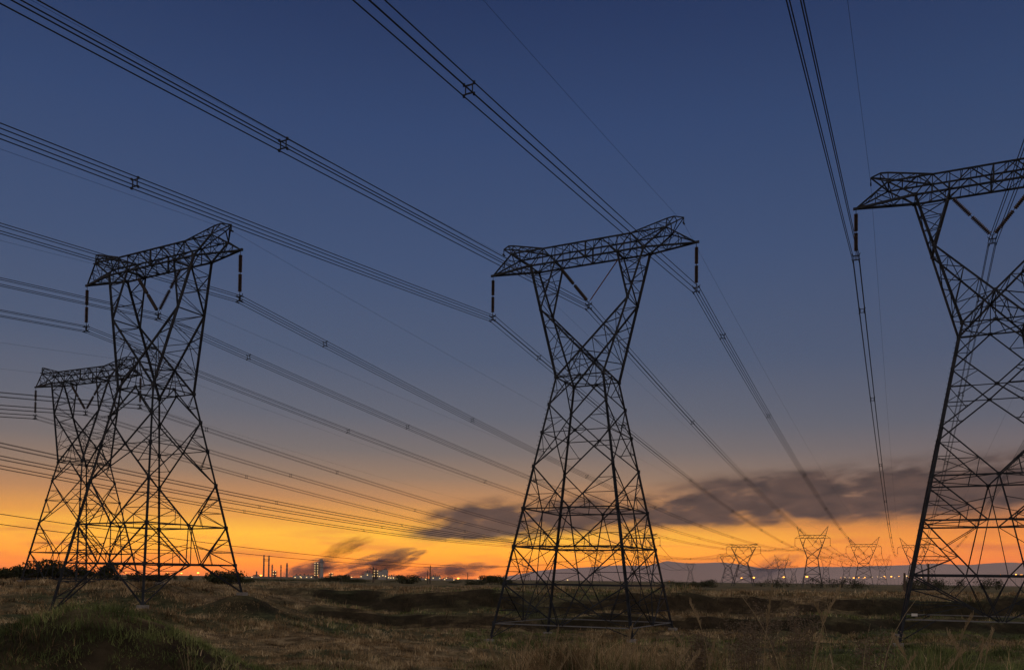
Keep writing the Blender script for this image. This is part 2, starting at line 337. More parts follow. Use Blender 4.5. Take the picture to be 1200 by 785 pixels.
# ------------------------------------------------------------------ near lattice pylons
G = dict(w=2.4965, wy=2.4965, zw=20.43, zb=32.79, zt=34.38, dy=1.105, at=4.70, ao=6.08, ai=3.334, aN=8.28, aR=8.94, zR=35.5, yR=.55, aU=9.74, zU=35.45, tk=.3993, s=.1792,
         l1=17.62, l2=14.73, l3=11.32, l4=7.05, l5=3.26)
AT = 11.0
def V3(*a): return Vector(a)
def make_pylon(loc, yaw, label, feet, l6, l7, thin=False):
    """feet: dict NL NR FL FR -> local z of each foot; l6/l7: lower rings or None"""
    g = G; fmin = min(feet.values())
    root = empty('lattice_pylon', (loc[0], loc[1], loc[2]+fmin), yaw)
    tag(root, label, 'pylon', 'near lattice pylons of the parallel lines')
    off = (0, 0, fmin)
    H = lambda z: g['w']+g['s']*(g['zw']-z)
    def C(k, z):   # corner of the body at height z
        h = H(z); return V3(h*(1 if k[1] == 'R' else -1), h*(1 if k[0] == 'F' else -1), z)
    cor = ['NL', 'NR', 'FR', 'FL']
    levels = [g['zw'], g['l1'], g['l2'], g['l3'], g['l4'], g['l5']]+([l6] if l6 is not None else [])+([l7] if l7 is not None else [])
    low = levels[-1]
    # legs
    for k in cor:
        m = MB(); m.L(C(k, g['zw']), C(k, g['l3']), .19); m.L(C(k, g['l3']), C(k, feet[k]-.25), .235)
        for z in levels[1:]:
            if z > feet[k]: 
                c = C(k, z); m.box((c.x, c.y, c.z), (.26, .26, .34))
        zz = feet[k]+1.0
        while zz < g['zw'] and k == 'NL':    # step bolts
            c = C(k, zz); m.bar(c, c+V3(-.26, -.05, 0), .03); zz += .45
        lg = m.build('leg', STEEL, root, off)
        fc = C(k, feet[k]); mm = MB(); mm.box((fc.x, fc.y, feet[k]-.35), (.8, .8, 1.0)); mm.build('footing', CONC, lg, off)
    # faces
    for a, bq in (('NL', 'NR'), ('NR', 'FR'), ('FR', 'FL'), ('FL', 'NL')):
        m = MB(); mid = lambda z, q=0.: C(a, z).lerp(C(bq, z), .5+q/2)
        W1, W2, W3 = .115, .08, .062
        z0, z1, z2, z3, z4, z5 = levels[:6]
        A = lambda z: C(a, z); B = lambda z: C(bq, z)
        m.L(A(z0), B(z0), W1); m.L(mid(z0), A(z1), W1); m.L(mid(z0), B(z1), W1)
        for P in (A, B):
            o = B if P is A else A
            # panel 0-1 inverted V: sub struts
            m.L(P(z0).lerp(P(z1), .5), P(z1).lerp(mid(z0), .5), W3); m.L(P(z0), P(z1).lerp(mid(z0), .5), W3)
            # panel 1-3 X through mid(z2)
            xc = mid(z2)
            m.L(P(z1), xc, W1); m.L(xc, P(z3), W1)
            m.L(P(z2), P(z1).lerp(xc, .55), W3); m.L(P(z2), P(z3).lerp(xc, .45), W3)
            m.L(P(z1).lerp(P(z2), .5), P(z1).lerp(xc, .5), W3); m.L(P(z2).lerp(P(z3), .5), P(z3).lerp(xc, .5), W3)
            # V 3-4 to mid(z4)
            mc = mid(z4); m.L(P(z3), mc, W1)
            for s_ in (1/3, 2/3):
                m.L(P(z3).lerp(P(z4), s_), P(z3).lerp(mc, s_), W3)
            m.L(P(z3).lerp(P(z4), 1/3), P(z3).lerp(mc, 2/3), W3); m.L(P(z4), P(z3).lerp(mc, 2/3), W3)
            m.L(P(z3).lerp(mc, 2/3), P(z4).lerp(mc, 2/3), W3)
            # V 4-5 to q nodes
            sg = -1 if P is A else 1
            q5 = mid(z5, sg*.15); m.L(P(z4), q5, W1); m.L(mc, q5, W2*1.2)
            for s_ in (1/3, 2/3):
                m.L(P(z4).lerp(P(z5), s_), P(z4).lerp(q5, s_), W3)
            m.L(P(z4).lerp(P(z5), 1/3), P(z4).lerp(q5, 2/3), W3); m.L(P(z5), P(z4).lerp(q5, 2/3), W3)
            m.L(P(z4).lerp(q5, 2/3), P(z5).lerp(q5, 2/3), W3); m.L(mc.lerp(q5, .5), P(z4).lerp(q5, .62), W3)
            kk = a if P is A else bq
            if l6 is not None:
                q6 = mid(l6, sg*.27); m.L(P(z5), q6, W1); m.L(q5, q6, W2)
                for s_ in (1/3, 2/3): m.L(P(z5).lerp(P(l6), s_), P(z5).lerp(q6, s_), W3)
                m.L(P(z5).lerp(P(l6), 1/3), P(z5).lerp(q6, 2/3), W3); m.L(q5, P(z5).lerp(q6, .45), W3)
                m.L(P(l6), P(z5).lerp(q6, 2/3), W3)
                q7 = mid(l7, sg*.03); m.L(P(l6), q7, W1); m.L(q6, q7, W2)
                m.L(q6, P(l6).lerp(q7, .5), W3); m.L(q6, mid(l7), W3)
                for s_ in (1/3, 2/3): m.L(P(l6).lerp(P(l7), s_), P(l6).lerp(q7, s_), W3)
                m.L(P(l6).lerp(P(l7), 1/3), P(l6).lerp(q7, 2/3), W3); m.L(P(l7), P(l6).lerp(q7, 2/3), W3)
                ft = C(kk, feet[kk]+.25); m.L(P(l7).lerp(q7, .35), ft, W2)
            else:
                ft = C(kk, feet[kk]+.15); m.L(q5, ft, W1*1.1)
                Ls = C(kk, z5)
                for s_ in (.35, .68):
                    m.L(Ls.lerp(ft, s_), q5.lerp(ft, s_), W3)
                m.L(Ls.lerp(ft, .35), Ls.lerp(q5, .5), W3); m.L(Ls.lerp(ft, .68), q5.lerp(ft, .35), W3)
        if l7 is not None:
            nb_ = MB(); nb_.L(A(l7), B(l7), .10); nb_.build('base_beam', LITSTEEL, root, off)
        for z, w_ in [(z2, .08), (z4, .13), (z5, .15)]+([(l6, .13)] if l6 is not None else []):
            m.L(A(z), B(z), w_)
        # gusset plates
        fn = (B(z4)-A(z4)).normalized(); ang = math.atan2(fn.y, fn.x)
        for z in (z0, z2, z4):
            c = mid(z); m.box(tuple(c), (.36, .05, .30), ang)
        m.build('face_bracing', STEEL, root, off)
    # plan bracing at the rings
    for z in [g['zw'], g['l4'], g['l5']]+([l6] if l6 is not None else []):
        m = MB()
        ms = [C(cor[i], z).lerp(C(cor[(i+1) % 4], z), .5) for i in range(4)]
        for i in range(4): m.L(ms[i], ms[(i+1) % 4], .075)
        m.build('plan_bracing', STEEL, root, off)
    # arms of the K frame
    for sx in (-1, 1):
        m = MB(); sd = 'R' if sx > 0 else 'L'; od = 'L' if sx > 0 else 'R'
        P = {}
        for d, sy in (('N', -1), ('F', 1)):
            Ao = V3(sx*g['ao'], sy*g['dy'], g['zb']); Ai = V3(sx*g['ai'], sy*g['dy'], g['zb']); Wp = C(d+sd, g['zw']); Wo = C(d+od, g['zw'])
            K = Ao.lerp(Wp, g['tk']); tcr = abs(K.x)/(abs(K.x)+abs(Wo.x)); Cr = K.lerp(Wo, tcr)
            P[d] = (Ao, Ai, K, Wp, Cr, Wo)
            m.L(Ao, Wp, .20); m.L(Ai, K, .15); m.L(K, Wo, .16)
            # upper triangle lacing in this face
            m.zig(Ao, K, Ai, K.lerp(Ai, .04), 4, .075, horiz=True, last=False)
            # between outer leg and V member
            m.zig(K.lerp(Wp, .02), Wp, K, Cr, 4, .08, horiz=True, last=False)
            m.L(Wp, Cr, .001) if False else None
            # verticals from V line to waist beam
            mw = Wp.lerp(Wo, .5); m.L(Cr, mw, .07); m.L(Cr.lerp(Wp, .0), Wp.lerp(mw, .5), .07)
            c = K; m.box(tuple(c), (.32, .05, .32)); m.box(tuple(Cr+V3(0, .01*sx, 0)), (.36, .05, .36)); m.box((Ao.x, Ao.y, Ao.z), (.42, .06, .36)); m.box((Wp.x, Wp.y, Wp.z), (.3, .3, .3))
        n, f_ = P['N'], P['F']
        m.zig(n[0], n[2], f_[0], f_[2], 4, .065, horiz=False); m.zig(n[2], n[3], f_[2], f_[3], 5, .07, horiz=False)
        m.zig(n[1], n[2], f_[1], f_[2], 4, .065, horiz=False); m.zig(n[2], n[4], f_[2], f_[4], 4, .065, horiz=True)
        m.zig(n[4], n[5], f_[4], f_[5], 3, .07, horiz=True)
        m.L(n[2], f_[2], .12); m.L(n[4], f_[4], .1)
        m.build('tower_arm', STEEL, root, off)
    # bridge
    m = MB(); zb, zt, dy = g['zb'], g['zt'], g['dy']
    for sy in (-1, 1):
        y = sy*dy
        m.L((-g['ao'], y, zb), (g['ao'], y, zb), .19); m.L((-g['at'], y, zt), (g['at'], y, zt), .17)
        xs = [-g['ao'], -g['at'], -g['ai'], -1.72, 0, 1.72, g['ai'], g['at'], g['ao']]
        for i in range(8):
            za, zc = (zb, zt) if i % 2 == 0 else (zt, zb)
            m.L((xs[i], y, za), (xs[i+1], y, zc), .11)
        for x in (-g['ai'], -g['at'], 0, g['at'], g['ai']): m.L((x, y, zb), (x, y, zt), .075)
        for s_ in (-1, 1):      # redundant half panels
            m.L((s_*1.72, y, zt), (s_*1.72, y, zb), .055); m.L((s_*2.5, y, zt), (s_*2.5, y, (zt+zb)/2), .055); m.L((s_*.86, y, zt), (s_*.86, y, (zt+zb)/2), .055)
    n = 10
    m.zig((-g['ao'], -dy, zb), (g['ao'], -dy, zb), (-g['ao'], dy, zb), (g['ao'], dy, zb), n, .075)
    m.zig((-g['at'], -dy, zt), (g['at'], -dy, zt), (-g['at'], dy, zt), (g['at'], dy, zt), 8, .075)
    for x in (-g['ao'], 0, g['ao'], -g['ai'], g['ai']):
        m.L((x, -dy, zb), (x, dy, zt if abs(x) < 5 else zb), .08)
    for sx in (-1, 1): m.bar((sx*g['ai'], -dy, zb-.05), (sx*g['ai'], dy, zb-.05), .16)
    m.bar((0, -dy, zb), (0, -dy, zt), .14); m.bar((0, dy, zb), (0, dy, zt), .14)
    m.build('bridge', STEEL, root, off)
    for sx in (-1, 1):
        m = MB(); tip = V3(sx*AT, 0, zb)
        for sy in (-1, 1):
            o_ = V3(sx*g['ao'], sy*dy, zb); nn = V3(sx*g['aN'], sy*dy, zt); tt = V3(sx*g['at'], sy*dy, zt)
            m.L(o_, tip, .19); m.L(nn, tip, .12); m.L(nn, o_, .14); m.L(tt, nn, .13)
            m.L(o_.lerp(tip, .36), nn, .07); m.L(o_.lerp(tip, .36), nn.lerp(tip, .4), .06); m.L(o_.lerp(tip, .66), nn.lerp(tip, .4), .06); m.L(o_.lerp(nn, .5), o_.lerp(tip, .36), .06)
            m.L(tt.lerp(nn, .4), o_.lerp(nn, .4), .06)
        m.zig((sx*g['ao'], -dy, zb), tip, (sx*g['ao'], dy, zb), tip, 5, .06)
        m.zig((sx*g['aN'], -dy, zt), tip, (sx*g['aN'], dy, zt), tip, 3, .055)
        m.zig((sx*g['at'], -dy, zt), (sx*g['aN'], -dy, zt), (sx*g['at'], dy, zt), (sx*g['aN'], dy, zt), 3, .065)
        m.box(tuple(tip), (.5, .16, .22)); m.build('cross_arm', STEEL, root, off)
        m = MB(); U = V3(sx*g['aU'], 0, g['zU'])
        for sy in (-1, 1):
            tt = V3(sx*g['at'], sy*dy, zt); nn = V3(sx*g['aN'], sy*dy, zt); rr_ = V3(sx*g['aR'], sy*g['yR'], g['zR']); up = V3(sx*g['aN'], sy*.72, zt+.98)
            m.L(tt, up, .12); m.L(up, rr_, .12); m.L(nn, up, .09); m.L(nn, rr_, .09); m.L(rr_, U, .1); m.L(nn, U, .1)
            for s_ in (.35, .68):
                m.L(tt.lerp(up, s_), tt.lerp(nn, s_), .06); m.L(tt.lerp(up, s_), tt.lerp(nn, s_+.3), .06)
        up = V3(sx*g['aN'], -.72, zt+.98); up2 = V3(sx*g['aN'], .72, zt+.98)
        m.zig((sx*g['at'], -dy, zt), up, (sx*g['at'], dy, zt), up2, 4, .055)
        m.L(up, up2, .07); m.L((sx*g['aR'], -g['yR'], g['zR']), (sx*g['aR'], g['yR'], g['zR']), .08); m.L((sx*g['aN'], -dy, zt), (sx*g['aN'], dy, zt), .09)
        m.bar(U, U+V3(0, 0, -.55), .07); m.box(tuple(U+V3(0, 0, -.6)), (.12, .5, .12))
        m.build('earth_wire_peak', STEEL, root, off)
    return root

TW = [dict(p=(-33.05, 85.62, -2.20), a=-.5016), dict(p=(10.19, 87.65, 0.), a=-.4732), dict(p=(44.0, 74.82, 2.12), a=-.4496), dict(p=(-60.12, 128.52, -3.97), a=-.435)]
LN = ['left', 'middle', 'right', 'farthest left']
def feetz(i, guess=-3.):
    out = {}
    p, a = TW[i]['p'], TW[i]['a']
    for k in ('NL', 'NR', 'FR', 'FL'):
        z = guess
        for _ in range(12):
            h = G['w']+G['s']*(G['zw']-z); x = h*(1 if k[1] == 'R' else -1); y = h*(1 if k[0] == 'F' else -1)
            wx = p[0]+x*math.cos(a)-y*math.sin(a); wy = p[1]+x*math.sin(a)+y*math.cos(a)
            z = .5*z+.5*(gz(wx, wy)-p[2])
        out[k] = z+.1
    return out
make_pylon(TW[0]['p'], TW[0]['a'], 'tall dark lattice pylon standing on the grassy rise left, overlapping a farther one behind it', feetz(0), None, None)
make_pylon(TW[1]['p'], TW[1]['a'], 'whole lattice pylon in the middle of the picture with one thin V insulator', feetz(1), -.455, -4.3)
rp = make_pylon(TW[2]['p'], TW[2]['a'], 'nearest and largest lattice pylon, cut off by the right edge', feetz(2), -1.3, -5.0)
make_pylon(TW[3]['p'], TW[3]['a'], 'smaller lattice pylon behind and left of the left pylon', feetz(3), None, None)

def loc2w(i, v):
    p, a = TW[i]['p'], TW[i]['a']
    return V3(p[0]+v[0]*math.cos(a)-v[1]*math.sin(a), p[1]+v[0]*math.sin(a)+v[1]*math.cos(a), p[2]+v[2])
m = MB(); c = V3(-(G['w']+G['s']*(G['zw']+4.6)), -(G['w']+G['s']*(G['zw']+4.6)), -4.6)
base_z = rp.location.z-TW[2]['p'][2]
m.box((c.x+.75, c.y-.16, c.z-base_z), (.45, .04, .22)); m.build('notice_plate', WHITE, rp)

# ------------------------------------------------------------------ insulators (hang from the pylons)
def stack_prof(n=13, R_=.19, r=.07):
    p = [(0, r)]
    for i in range(n):
        a = (i+.1)/n; b_ = (i+.9)/n
        p += [(a, r), ((a+b_)/2-.1/n, R_), ((a+b_)/2+.25/n, R_*.9), (b_, r)]
    return p+[(1, r)]
def string_parts(root, top, bot, thin=False):
    top = Vector(top); bot = Vector(bot)
    if thin:
        m = MB(); m.tube(top, bot, .03, 6); m.lathe(top.lerp(bot, .08), top.lerp(bot, .95), stack_prof(30, .08, .05), 6); m.build('rod_insulator', RODI, root); return
    m = MB(); m.tube(top, bot, .03, 5); m.build('link_rod', STEEL, root)
    for a, b_ in ((.10, .50), (.54, .95)):
        m = MB(); m.lathe(top.lerp(bot, a), top.lerp(bot, b_), stack_prof(), 8); m.build('disc_stack', GLASSI, root)
def yoke(root, c):
    """clamp frame carrying four wires, c = centre of the bundle"""
    m = MB(); x, y, z = c
    m.bar((x, y, z+.5), (x, y, z-.2), .06); m.bar((x-.24, y, z+.24), (x+.24, y, z+.24), .08); m.bar((x-.24, y, z-.16), (x+.24, y, z-.16), .08)
    m.bar((x-.1, y, z+.24), (x-.1, y, z-.16), .04); m.bar((x+.1, y, z+.24), (x+.1, y, z-.16), .04)
    yk = m.build('yoke', STEEL, root)
    for sx in (-1, 1):
        for zz in (.265, -.265):
            q = MB(); q.bar((x+sx*.265, y-.22, z+zz-.02), (x+sx*.265, y+.22, z+zz-.02), .09); q.bar((x+sx*.265, y, z+zz), (x+sx*.37, y, z+zz+.2), .05); q.build('wire_clamp', STEEL, yk)
which = {'L': 'left', 'R': 'right'}
CL = {}
tn = {0: 'left pylon on the grassy rise', 1: 'middle pylon', 2: 'largest pylon at the right edge', 3: 'smaller pylon behind the left one'}
for i in range(4):
    for sd, sx in (('L', -1), ('R', 1)):
        cpt = V3(sx*AT, 0, G['zb']-4.66); CL[(i, sd)] = cpt
        tp = loc2w(i, (sx*AT, 0, G['zb']-.12)); e = empty('insulator_string', tp, TW[i]['a'])
        tag(e, 'insulator string on the %s arm tip of the %s' % (which[sd], tn[i]), 'insulator', 'insulators hanging from the near pylons')
        string_parts(e, (0, 0, .05), (0, 0, -4.05)); yoke(e, (0, 0, -4.54))
    tp = loc2w(i, (0, 0, G['zb']-.12)); e = empty('v_string_insulator', tp, TW[i]['a'])
    tag(e, 'V shaped pair of insulators under the bridge of the %s' % tn[i], 'insulator', 'insulators hanging from the near pylons')
    string_parts(e, (-G['ai'], 0, 0), (-.05, 0, -4.2)); string_parts(e, (G['ai'], 0, 0), (.05, 0, -4.2), thin=(i == 1)); yoke(e, (0, 0, -4.72))
    CL[(i, 'M')] = V3(0, 0, G['zb']-4.83)

# ------------------------------------------------------------------ distant pylons
def far_pylon_mesh(horned):
    """unit design: bridge at z=bz; returns dict name -> list of MB"""
    out = []
    bz, wz, wx, bx = (27.5, 16.5, 3.4, 6.6) if horned else (27.5, 16.5, 2.8, 7.4)
    aT, ao, ai = 11.5, 8.2, 4.6; dy = 1.2; th = .30
    legs = []
    for sx in (-1, 1):
        for sy in (-1, 1):
            m = MB(); m.bar((sx*wx, sy*wx*.8, wz), (sx*bx, sy*bx*.8, 0), th*1.1); legs.append(m)
    out += [('leg', m) for m in legs]
    m = MB()
    lv = [wz, wz*.74, wz*.45, wz*.13]
    H = lambda z: wx+(bx-wx)*(1-z/wz)
    for sy in (-1, 1):
        for i in range(3):
            a, b_ = H(lv[i]), H(lv[i+1])
            m.bar((-a, sy*a*.8, lv[i]), (b_, sy*b_*.8, lv[i+1]), th*.6); m.bar((a, sy*a*.8, lv[i]), (-b_, sy*b_*.8, lv[i+1]), th*.6)
            m.bar((sy*a*1., -a*.8, lv[i]), (sy*b_, b_*.8, lv[i+1]), th*.6)
        for z in (lv[0], lv[2]): a = H(z); m.bar((-a, sy*a*.8, z), (a, sy*a*.8, z), th*.7)
    out.append(('body_bracing', m))
    for sx in (-1, 1):
        m = MB()
        for sy in (-1, 1):
            Ao = V3(sx*ao, sy*dy, bz); Wp = V3(sx*wx, sy*wx*.8, wz); Wo = V3(-sx*wx, sy*wx*.8, wz); K = Ao.lerp(Wp, .42); Ai = V3(sx*ai, sy*dy, bz)
            m.bar(Ao, Wp, th); m.bar(Ai, K, th*.7); m.bar(K, Wo, th*.75)
            m.bar(K.lerp(Wp, .5), K.lerp(Wo, .3), th*.45); m.bar(K.lerp(Wp, .5), K, th*.4); m.bar(Ao.lerp(K, .5), Ai.lerp(K, .5), th*.45)
        out.append(('tower_arm', m))
    m = MB(); h = 1.7
    for sy in (-1, 1):
        m.bar((-ao, sy*dy, bz), (ao, sy*dy, bz), th*.8); m.bar((-ao, sy*dy, bz+h), (ao, sy*dy, bz+h), th*.7)
        xs = np.linspace(-ao, ao, 11)
        for i in range(10): m.bar((xs[i], sy*dy, bz if i % 2 else bz+h), (xs[i+1], sy*dy, bz+h if i % 2 else bz), th*.5)
    for sx in (-1, 1):
        m.bar((sx*ao, 0, bz), (sx*aT, 0, bz), th*.8); m.bar((sx*ao, 0, bz+h), (sx*aT, 0, bz), th*.6)
    out.append(('bridge', m))
    for sx in (-1, 1):
        m = MB()
        if horned:
            for sy in (-1, 1): m.bar((sx*(ao-2.8), sy*dy, bz+h), (sx*(ao+2.0), 0, bz+6.6), th*.7); m.bar((sx*ao, sy*dy, bz+.4), (sx*(ao+2.0), 0, bz+6.6), th*.7)
            m.bar((sx*(ao-1.4), 0, bz+3), (sx*(ao+.4), 0, bz+2.6), th*.4); m.bar((sx*(ao-.2), 0, bz+4.4), (sx*(ao+.9), 0, bz+3.9), th*.4)
        else:
            for sy in (-1, 1): m.bar((sx*(ao-3), sy*dy, bz+h), (sx*(ao+1.7), 0, bz+2.6), th*.6); m.bar((sx*ao, sy*dy, bz+h), (sx*(ao+1.7), 0, bz+2.6), th*.5)
        out.append(('earth_wire_peak', m))
    for x in (-aT, 0, aT):
        m = MB()
        if x == 0: m.tube((-3.6, 0, bz), (0, 0, bz-4), .14, 5); m.tube((3.6, 0, bz), (0, 0, bz-4), .14, 5); m.bar((-.4, 0, bz-4.2), (.4, 0, bz-4.2), .3)
        else: m.tube((x, 0, bz), (x, 0, bz-3.9), .14, 5); m.bar((x-.4, 0, bz-4.1), (x+.4, 0, bz-4.1), .3)
        out.append(('insulator_string', m))
    return out
PROTO = {}
FT = {}
def far_pylon(px, d, top_y, label, horned=True, sc=1., yaw=-.42, key=None, group='distant pylons along the horizon'):
    """px, top_y: photo pixel of the bridge centre"""
    p = ray(px, 681, d); zt_ = ray(px, top_y, d).z; g_ = gz(p.x, p.y)
    if horned not in PROTO:
        root = empty('distant_pylon', (0, 0, 0)); 
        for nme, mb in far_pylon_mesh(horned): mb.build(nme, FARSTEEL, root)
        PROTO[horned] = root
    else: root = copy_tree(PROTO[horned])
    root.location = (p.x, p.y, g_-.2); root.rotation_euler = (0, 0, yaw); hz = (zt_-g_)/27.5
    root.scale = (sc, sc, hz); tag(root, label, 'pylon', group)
    if key is not None: FT[key] = (V3(p.x, p.y, g_-.2), yaw, sc, hz, horned)
    return root
far_pylon(952, 600, 630, 'tallest of the distant horned pylons, standing above the orange lamps', True, 1., key=0)
far_pylon(1012, 600, 640, 'distant horned pylon second from the big right pylon', True, .98, key=1)
far_pylon(1073, 600, 641, 'distant horned pylon half hidden by the leg of the big right pylon', True, .98, key=2)
far_pylon(871, 600, 640.5, 'distant flat topped pylon, the widest left of the horned ones', False, 1., key=3)
far_pylon(751, 480, 630, 'distant flat topped pylon seen through the right side of the middle pylon', False, .92, key=4)
far_pylon(697, 900, 648, 'small distant pylon seen through the centre of the middle pylon', False, 1., key=5)
far_pylon(853, 800, 651.5, 'distant flat topped pylon overlapping the left side of the widest flat topped one', False, .86, key=6)
far_pylon(916, 1150, 656, 'small distant horned pylon just left of the tallest one', True, .95, key=7)
far_pylon(809, 1500, 661, 'tiny lone pylon on the horizon right of the middle pylon', False, .8, key=8)
far_pylon(616, 1300, 656, 'small distant pylon seen through the left side of the middle pylon', False, .95, key=9)
far_pylon(992, 1150, 657, 'small distant horned pylon left of the second horned one', True, .95, key=10)
far_pylon(1034, 1150, 656.5, 'small distant horned pylon between the two right horned ones', True, .95, key=11)
far_pylon(968, 1250, 654, 'small distant horned pylon whose top shows right of the tallest one', True, .9)
far_pylon(902, 2000, 665, 'faint tiny pylon among the lamps, left of the small horned one', False, 1.)
far_pylon(930, 1900, 664, 'faint tiny pylon directly left of the legs of the tallest horned one', False, 1.)
far_pylon(1092, 1150, 657, 'small distant pylon seen through the leg lattice of the big right pylon', True, .95)

# ------------------------------------------------------------------ conductors
DIRB = R(26)                               # the lines come from over the viewer's left shoulder
def span_pts(P0, P1, sag, n):
    ts = np.linspace(0, 1, n)
    return [P0.lerp(P1, float(t_))+V3(0, 0, -4*sag*float(t_)*(1-float(t_))) for t_ in ts]
def polyline(pts, r, n=5):
    m = MB(); k0 = 0
    for i, p in enumerate(pts):
        a = pts[max(0, i-1)]; b_ = pts[min(len(pts)-1, i+1)]; d = (b_-a).normalized(); x = d.cross(V3(0, 0, 1)).normalized(); y = x.cross(d)
        for j in range(n): an = 2*math.pi*j/n; m.v.append(tuple(p+x*r*math.cos(an)+y*r*math.sin(an)))
    for i in range(len(pts)-1):
        for j in range(n): j2 = (j+1) % n; m.f.append((i*n+j, i*n+j2, (i+1)*n+j2, (i+1)*n+j))
    return m
def spacer(p, lat, s=.265):
    m = MB(); c = [p+lat*(sx*s)+V3(0, 0, sz*s) for sx, sz in ((-1, -1), (1, -1), (1, 1), (-1, 1))]
    ii = [p+lat*(sx*s*.68)+V3(0, 0, sz*s*.74) for sx, sz in ((-1, -1), (1, -1), (1, 1), (-1, 1))]
    for k in range(4): m.bar(ii[k], ii[(k+1) % 4], .055); m.bar(ii[k], c[k], .055); m.box(tuple(c[k]), (.11, .14, .11))
    return m
def far_pt(key, sd, earth=False):
    p, yaw, sc, hz, horned = FT[key]; sx = {'L': -1, 'M': 0, 'R': 1}[sd]
    if earth: x, z = sx*(10.2 if horned else 9.9)*sc, (34.1 if horned else 30.1)*hz
    else: x, z = sx*11.5*sc, 23.2*hz
    return V3(p.x+x*math.cos(yaw), p.y+x*math.sin(yaw), p.z+z)
def line_bundle(P0, P1, label, sagf=11.3, back=True, backslope=-.117, nsp=8, group='four wire conductor bundles of the near pylons', backlen=230, wr=.030):
    fwd = (P1-P0); L = math.hypot(fwd.x, fwd.y); 
    pts = []
    if back:
        bd = V3(math.sin(DIRB), math.cos(DIRB), 0)*-1; c2 = .0001
        # falls away from the clamp, flattening toward mid span
        bs = list(np.linspace(backlen, 4, 44))
        pts = [P0+bd*s_+V3(0, 0, backslope*s_+c2*s_*s_) for s_ in bs]
    k = len(pts); fp = span_pts(P0, P1, sagf, 60); allp = pts+fp
    root = empty('conductor_bundle', P0); tag(root, label, 'power line', group)
    lat = V3(fwd.y, -fwd.x, 0).normalized()
    for sx in (-1, 1):
        for sz in (-1, 1):
            polyline([p+lat*(sx*.265)+V3(0, 0, sz*.265)-P0 for p in allp], wr, 5).build('wire', WIRE, root)
    for s_ in [13]+[47*i for i in range(1, nsp+1)]:
        t_ = s_/L
        if t_ < .97:
            p = P0.lerp(P1, t_)+V3(0, 0, -4*sagf*t_*(1-t_)); spacer(p-P0, lat).build('spacer', STEEL, root)
    if back:
        for s_ in (53 if P0.x > 25 else 48, 100, 150):
            if s_ < backlen: p = P0+bd*s_+V3(0, 0, backslope*s_+c2*s_*s_); spacer(p-P0, lat).build('spacer', STEEL, root)
    return root
def earth_wire(P0, P1, label, sag=8.5, r=.011, back=True):
    pts = []
    if back:
        bd = V3(math.sin(DIRB), math.cos(DIRB), 0)*-1; pts = [P0+bd*s_+V3(0, 0, -.122*s_+.0001*s_*s_) for s_ in np.linspace(230, 4, 40)]
    pts += span_pts(P0, P1, sag, 60)
    o = polyline([p-P0 for p in pts], r, 4).build('earth_wire', WIRE); o.location = P0
    tag(o, label, 'wire', 'single earth wires of the lines'); return o
pos = {'L': 'left', 'M': 'middle', 'R': 'right'}
hang = {'L': 'the left arm tip', 'M': 'the V insulator', 'R': 'the right arm tip'}
for i in range(4):
    for sd in 'LMR':
        line_bundle(loc2w(i, CL[(i, sd)]), far_pt(i, sd), 'four parallel wires under %s of the %s' % (hang[sd], tn[i]), backslope={0: -.108 if sd != 'R' else -.094, 1: -.118, 2: -.120, 3: -.117}[i])
    for sd, sx in (('L', -1), ('R', 1)):
        earth_wire(loc2w(i, (sx*G['aU'], 0, G['zU']-.6)), far_pt(i, sd, True), 'thin single wire from the %s peak of the %s' % (pos[sd], tn[i]))
# two more lines whose own pylons stand outside the frame on the left
for key, rows, nm in ((4, ((('L'), (0, 547), (320, 605)), (('M'), (0, 536), (320, 596.5)), (('R'), (0, 521), (320, 588))), 'steeper'),):
    for sd, a_, b_ in rows:
        P1 = far_pt(key, sd)
        # vertical plane through P1 along the line direction; cut it with the two pixel rays
        yaw = R(24.5); n2 = V3(math.cos(yaw), -math.sin(yaw), 0)
        def hit(px, py):
            r_ = ray(px, py, 1.0); return r_*(n2.dot(V3(P1.x, P1.y, 0))/n2.dot(V3(r_.x, r_.y, 0)))
        A, B = hit(*a_), hit(*b_); dv = V3(math.sin(yaw), math.cos(yaw), 0)
        s = [(q-P1).dot(dv) for q in (A, B)]; zz = [q.z for q in (A, B)]
        # parabola z = P1.z + b s + c s^2 through A and B
        Mx = np.array([[s[0], s[0]**2], [s[1], s[1]**2]]); bb, cc = np.linalg.solve(Mx, np.array([zz[0]-P1.z, zz[1]-P1.z]))
        smin = s[0]-70; ss = np.linspace(smin, 0, 70)
        P0 = V3(*(P1+dv*smin)); root = empty('conductor_bundle', P0); lat = V3(dv.y, -dv.x, 0)
        tag(root, 'far power wires low at left, %s of three below the near bundles' % {'L': 'lowest', 'M': 'middle', 'R': 'highest'}[sd], 'power line', 'low distant conductor bundles at the left')
        for sx in (-1, 1):
            for sz in (-1, 1):
                polyline([P1+dv*float(q)+V3(0, 0, bb*q+cc*q*q)+lat*(sx*.265)+V3(0, 0, sz*.265)-P0 for q in ss], .035, 4).build('wire', WIRE, root)
        for q in np.arange(smin+30, -20, 50.):
            spacer(P1+dv*float(q)+V3(0, 0, bb*q+cc*q*q)-P0, lat).build('spacer', STEEL, root)
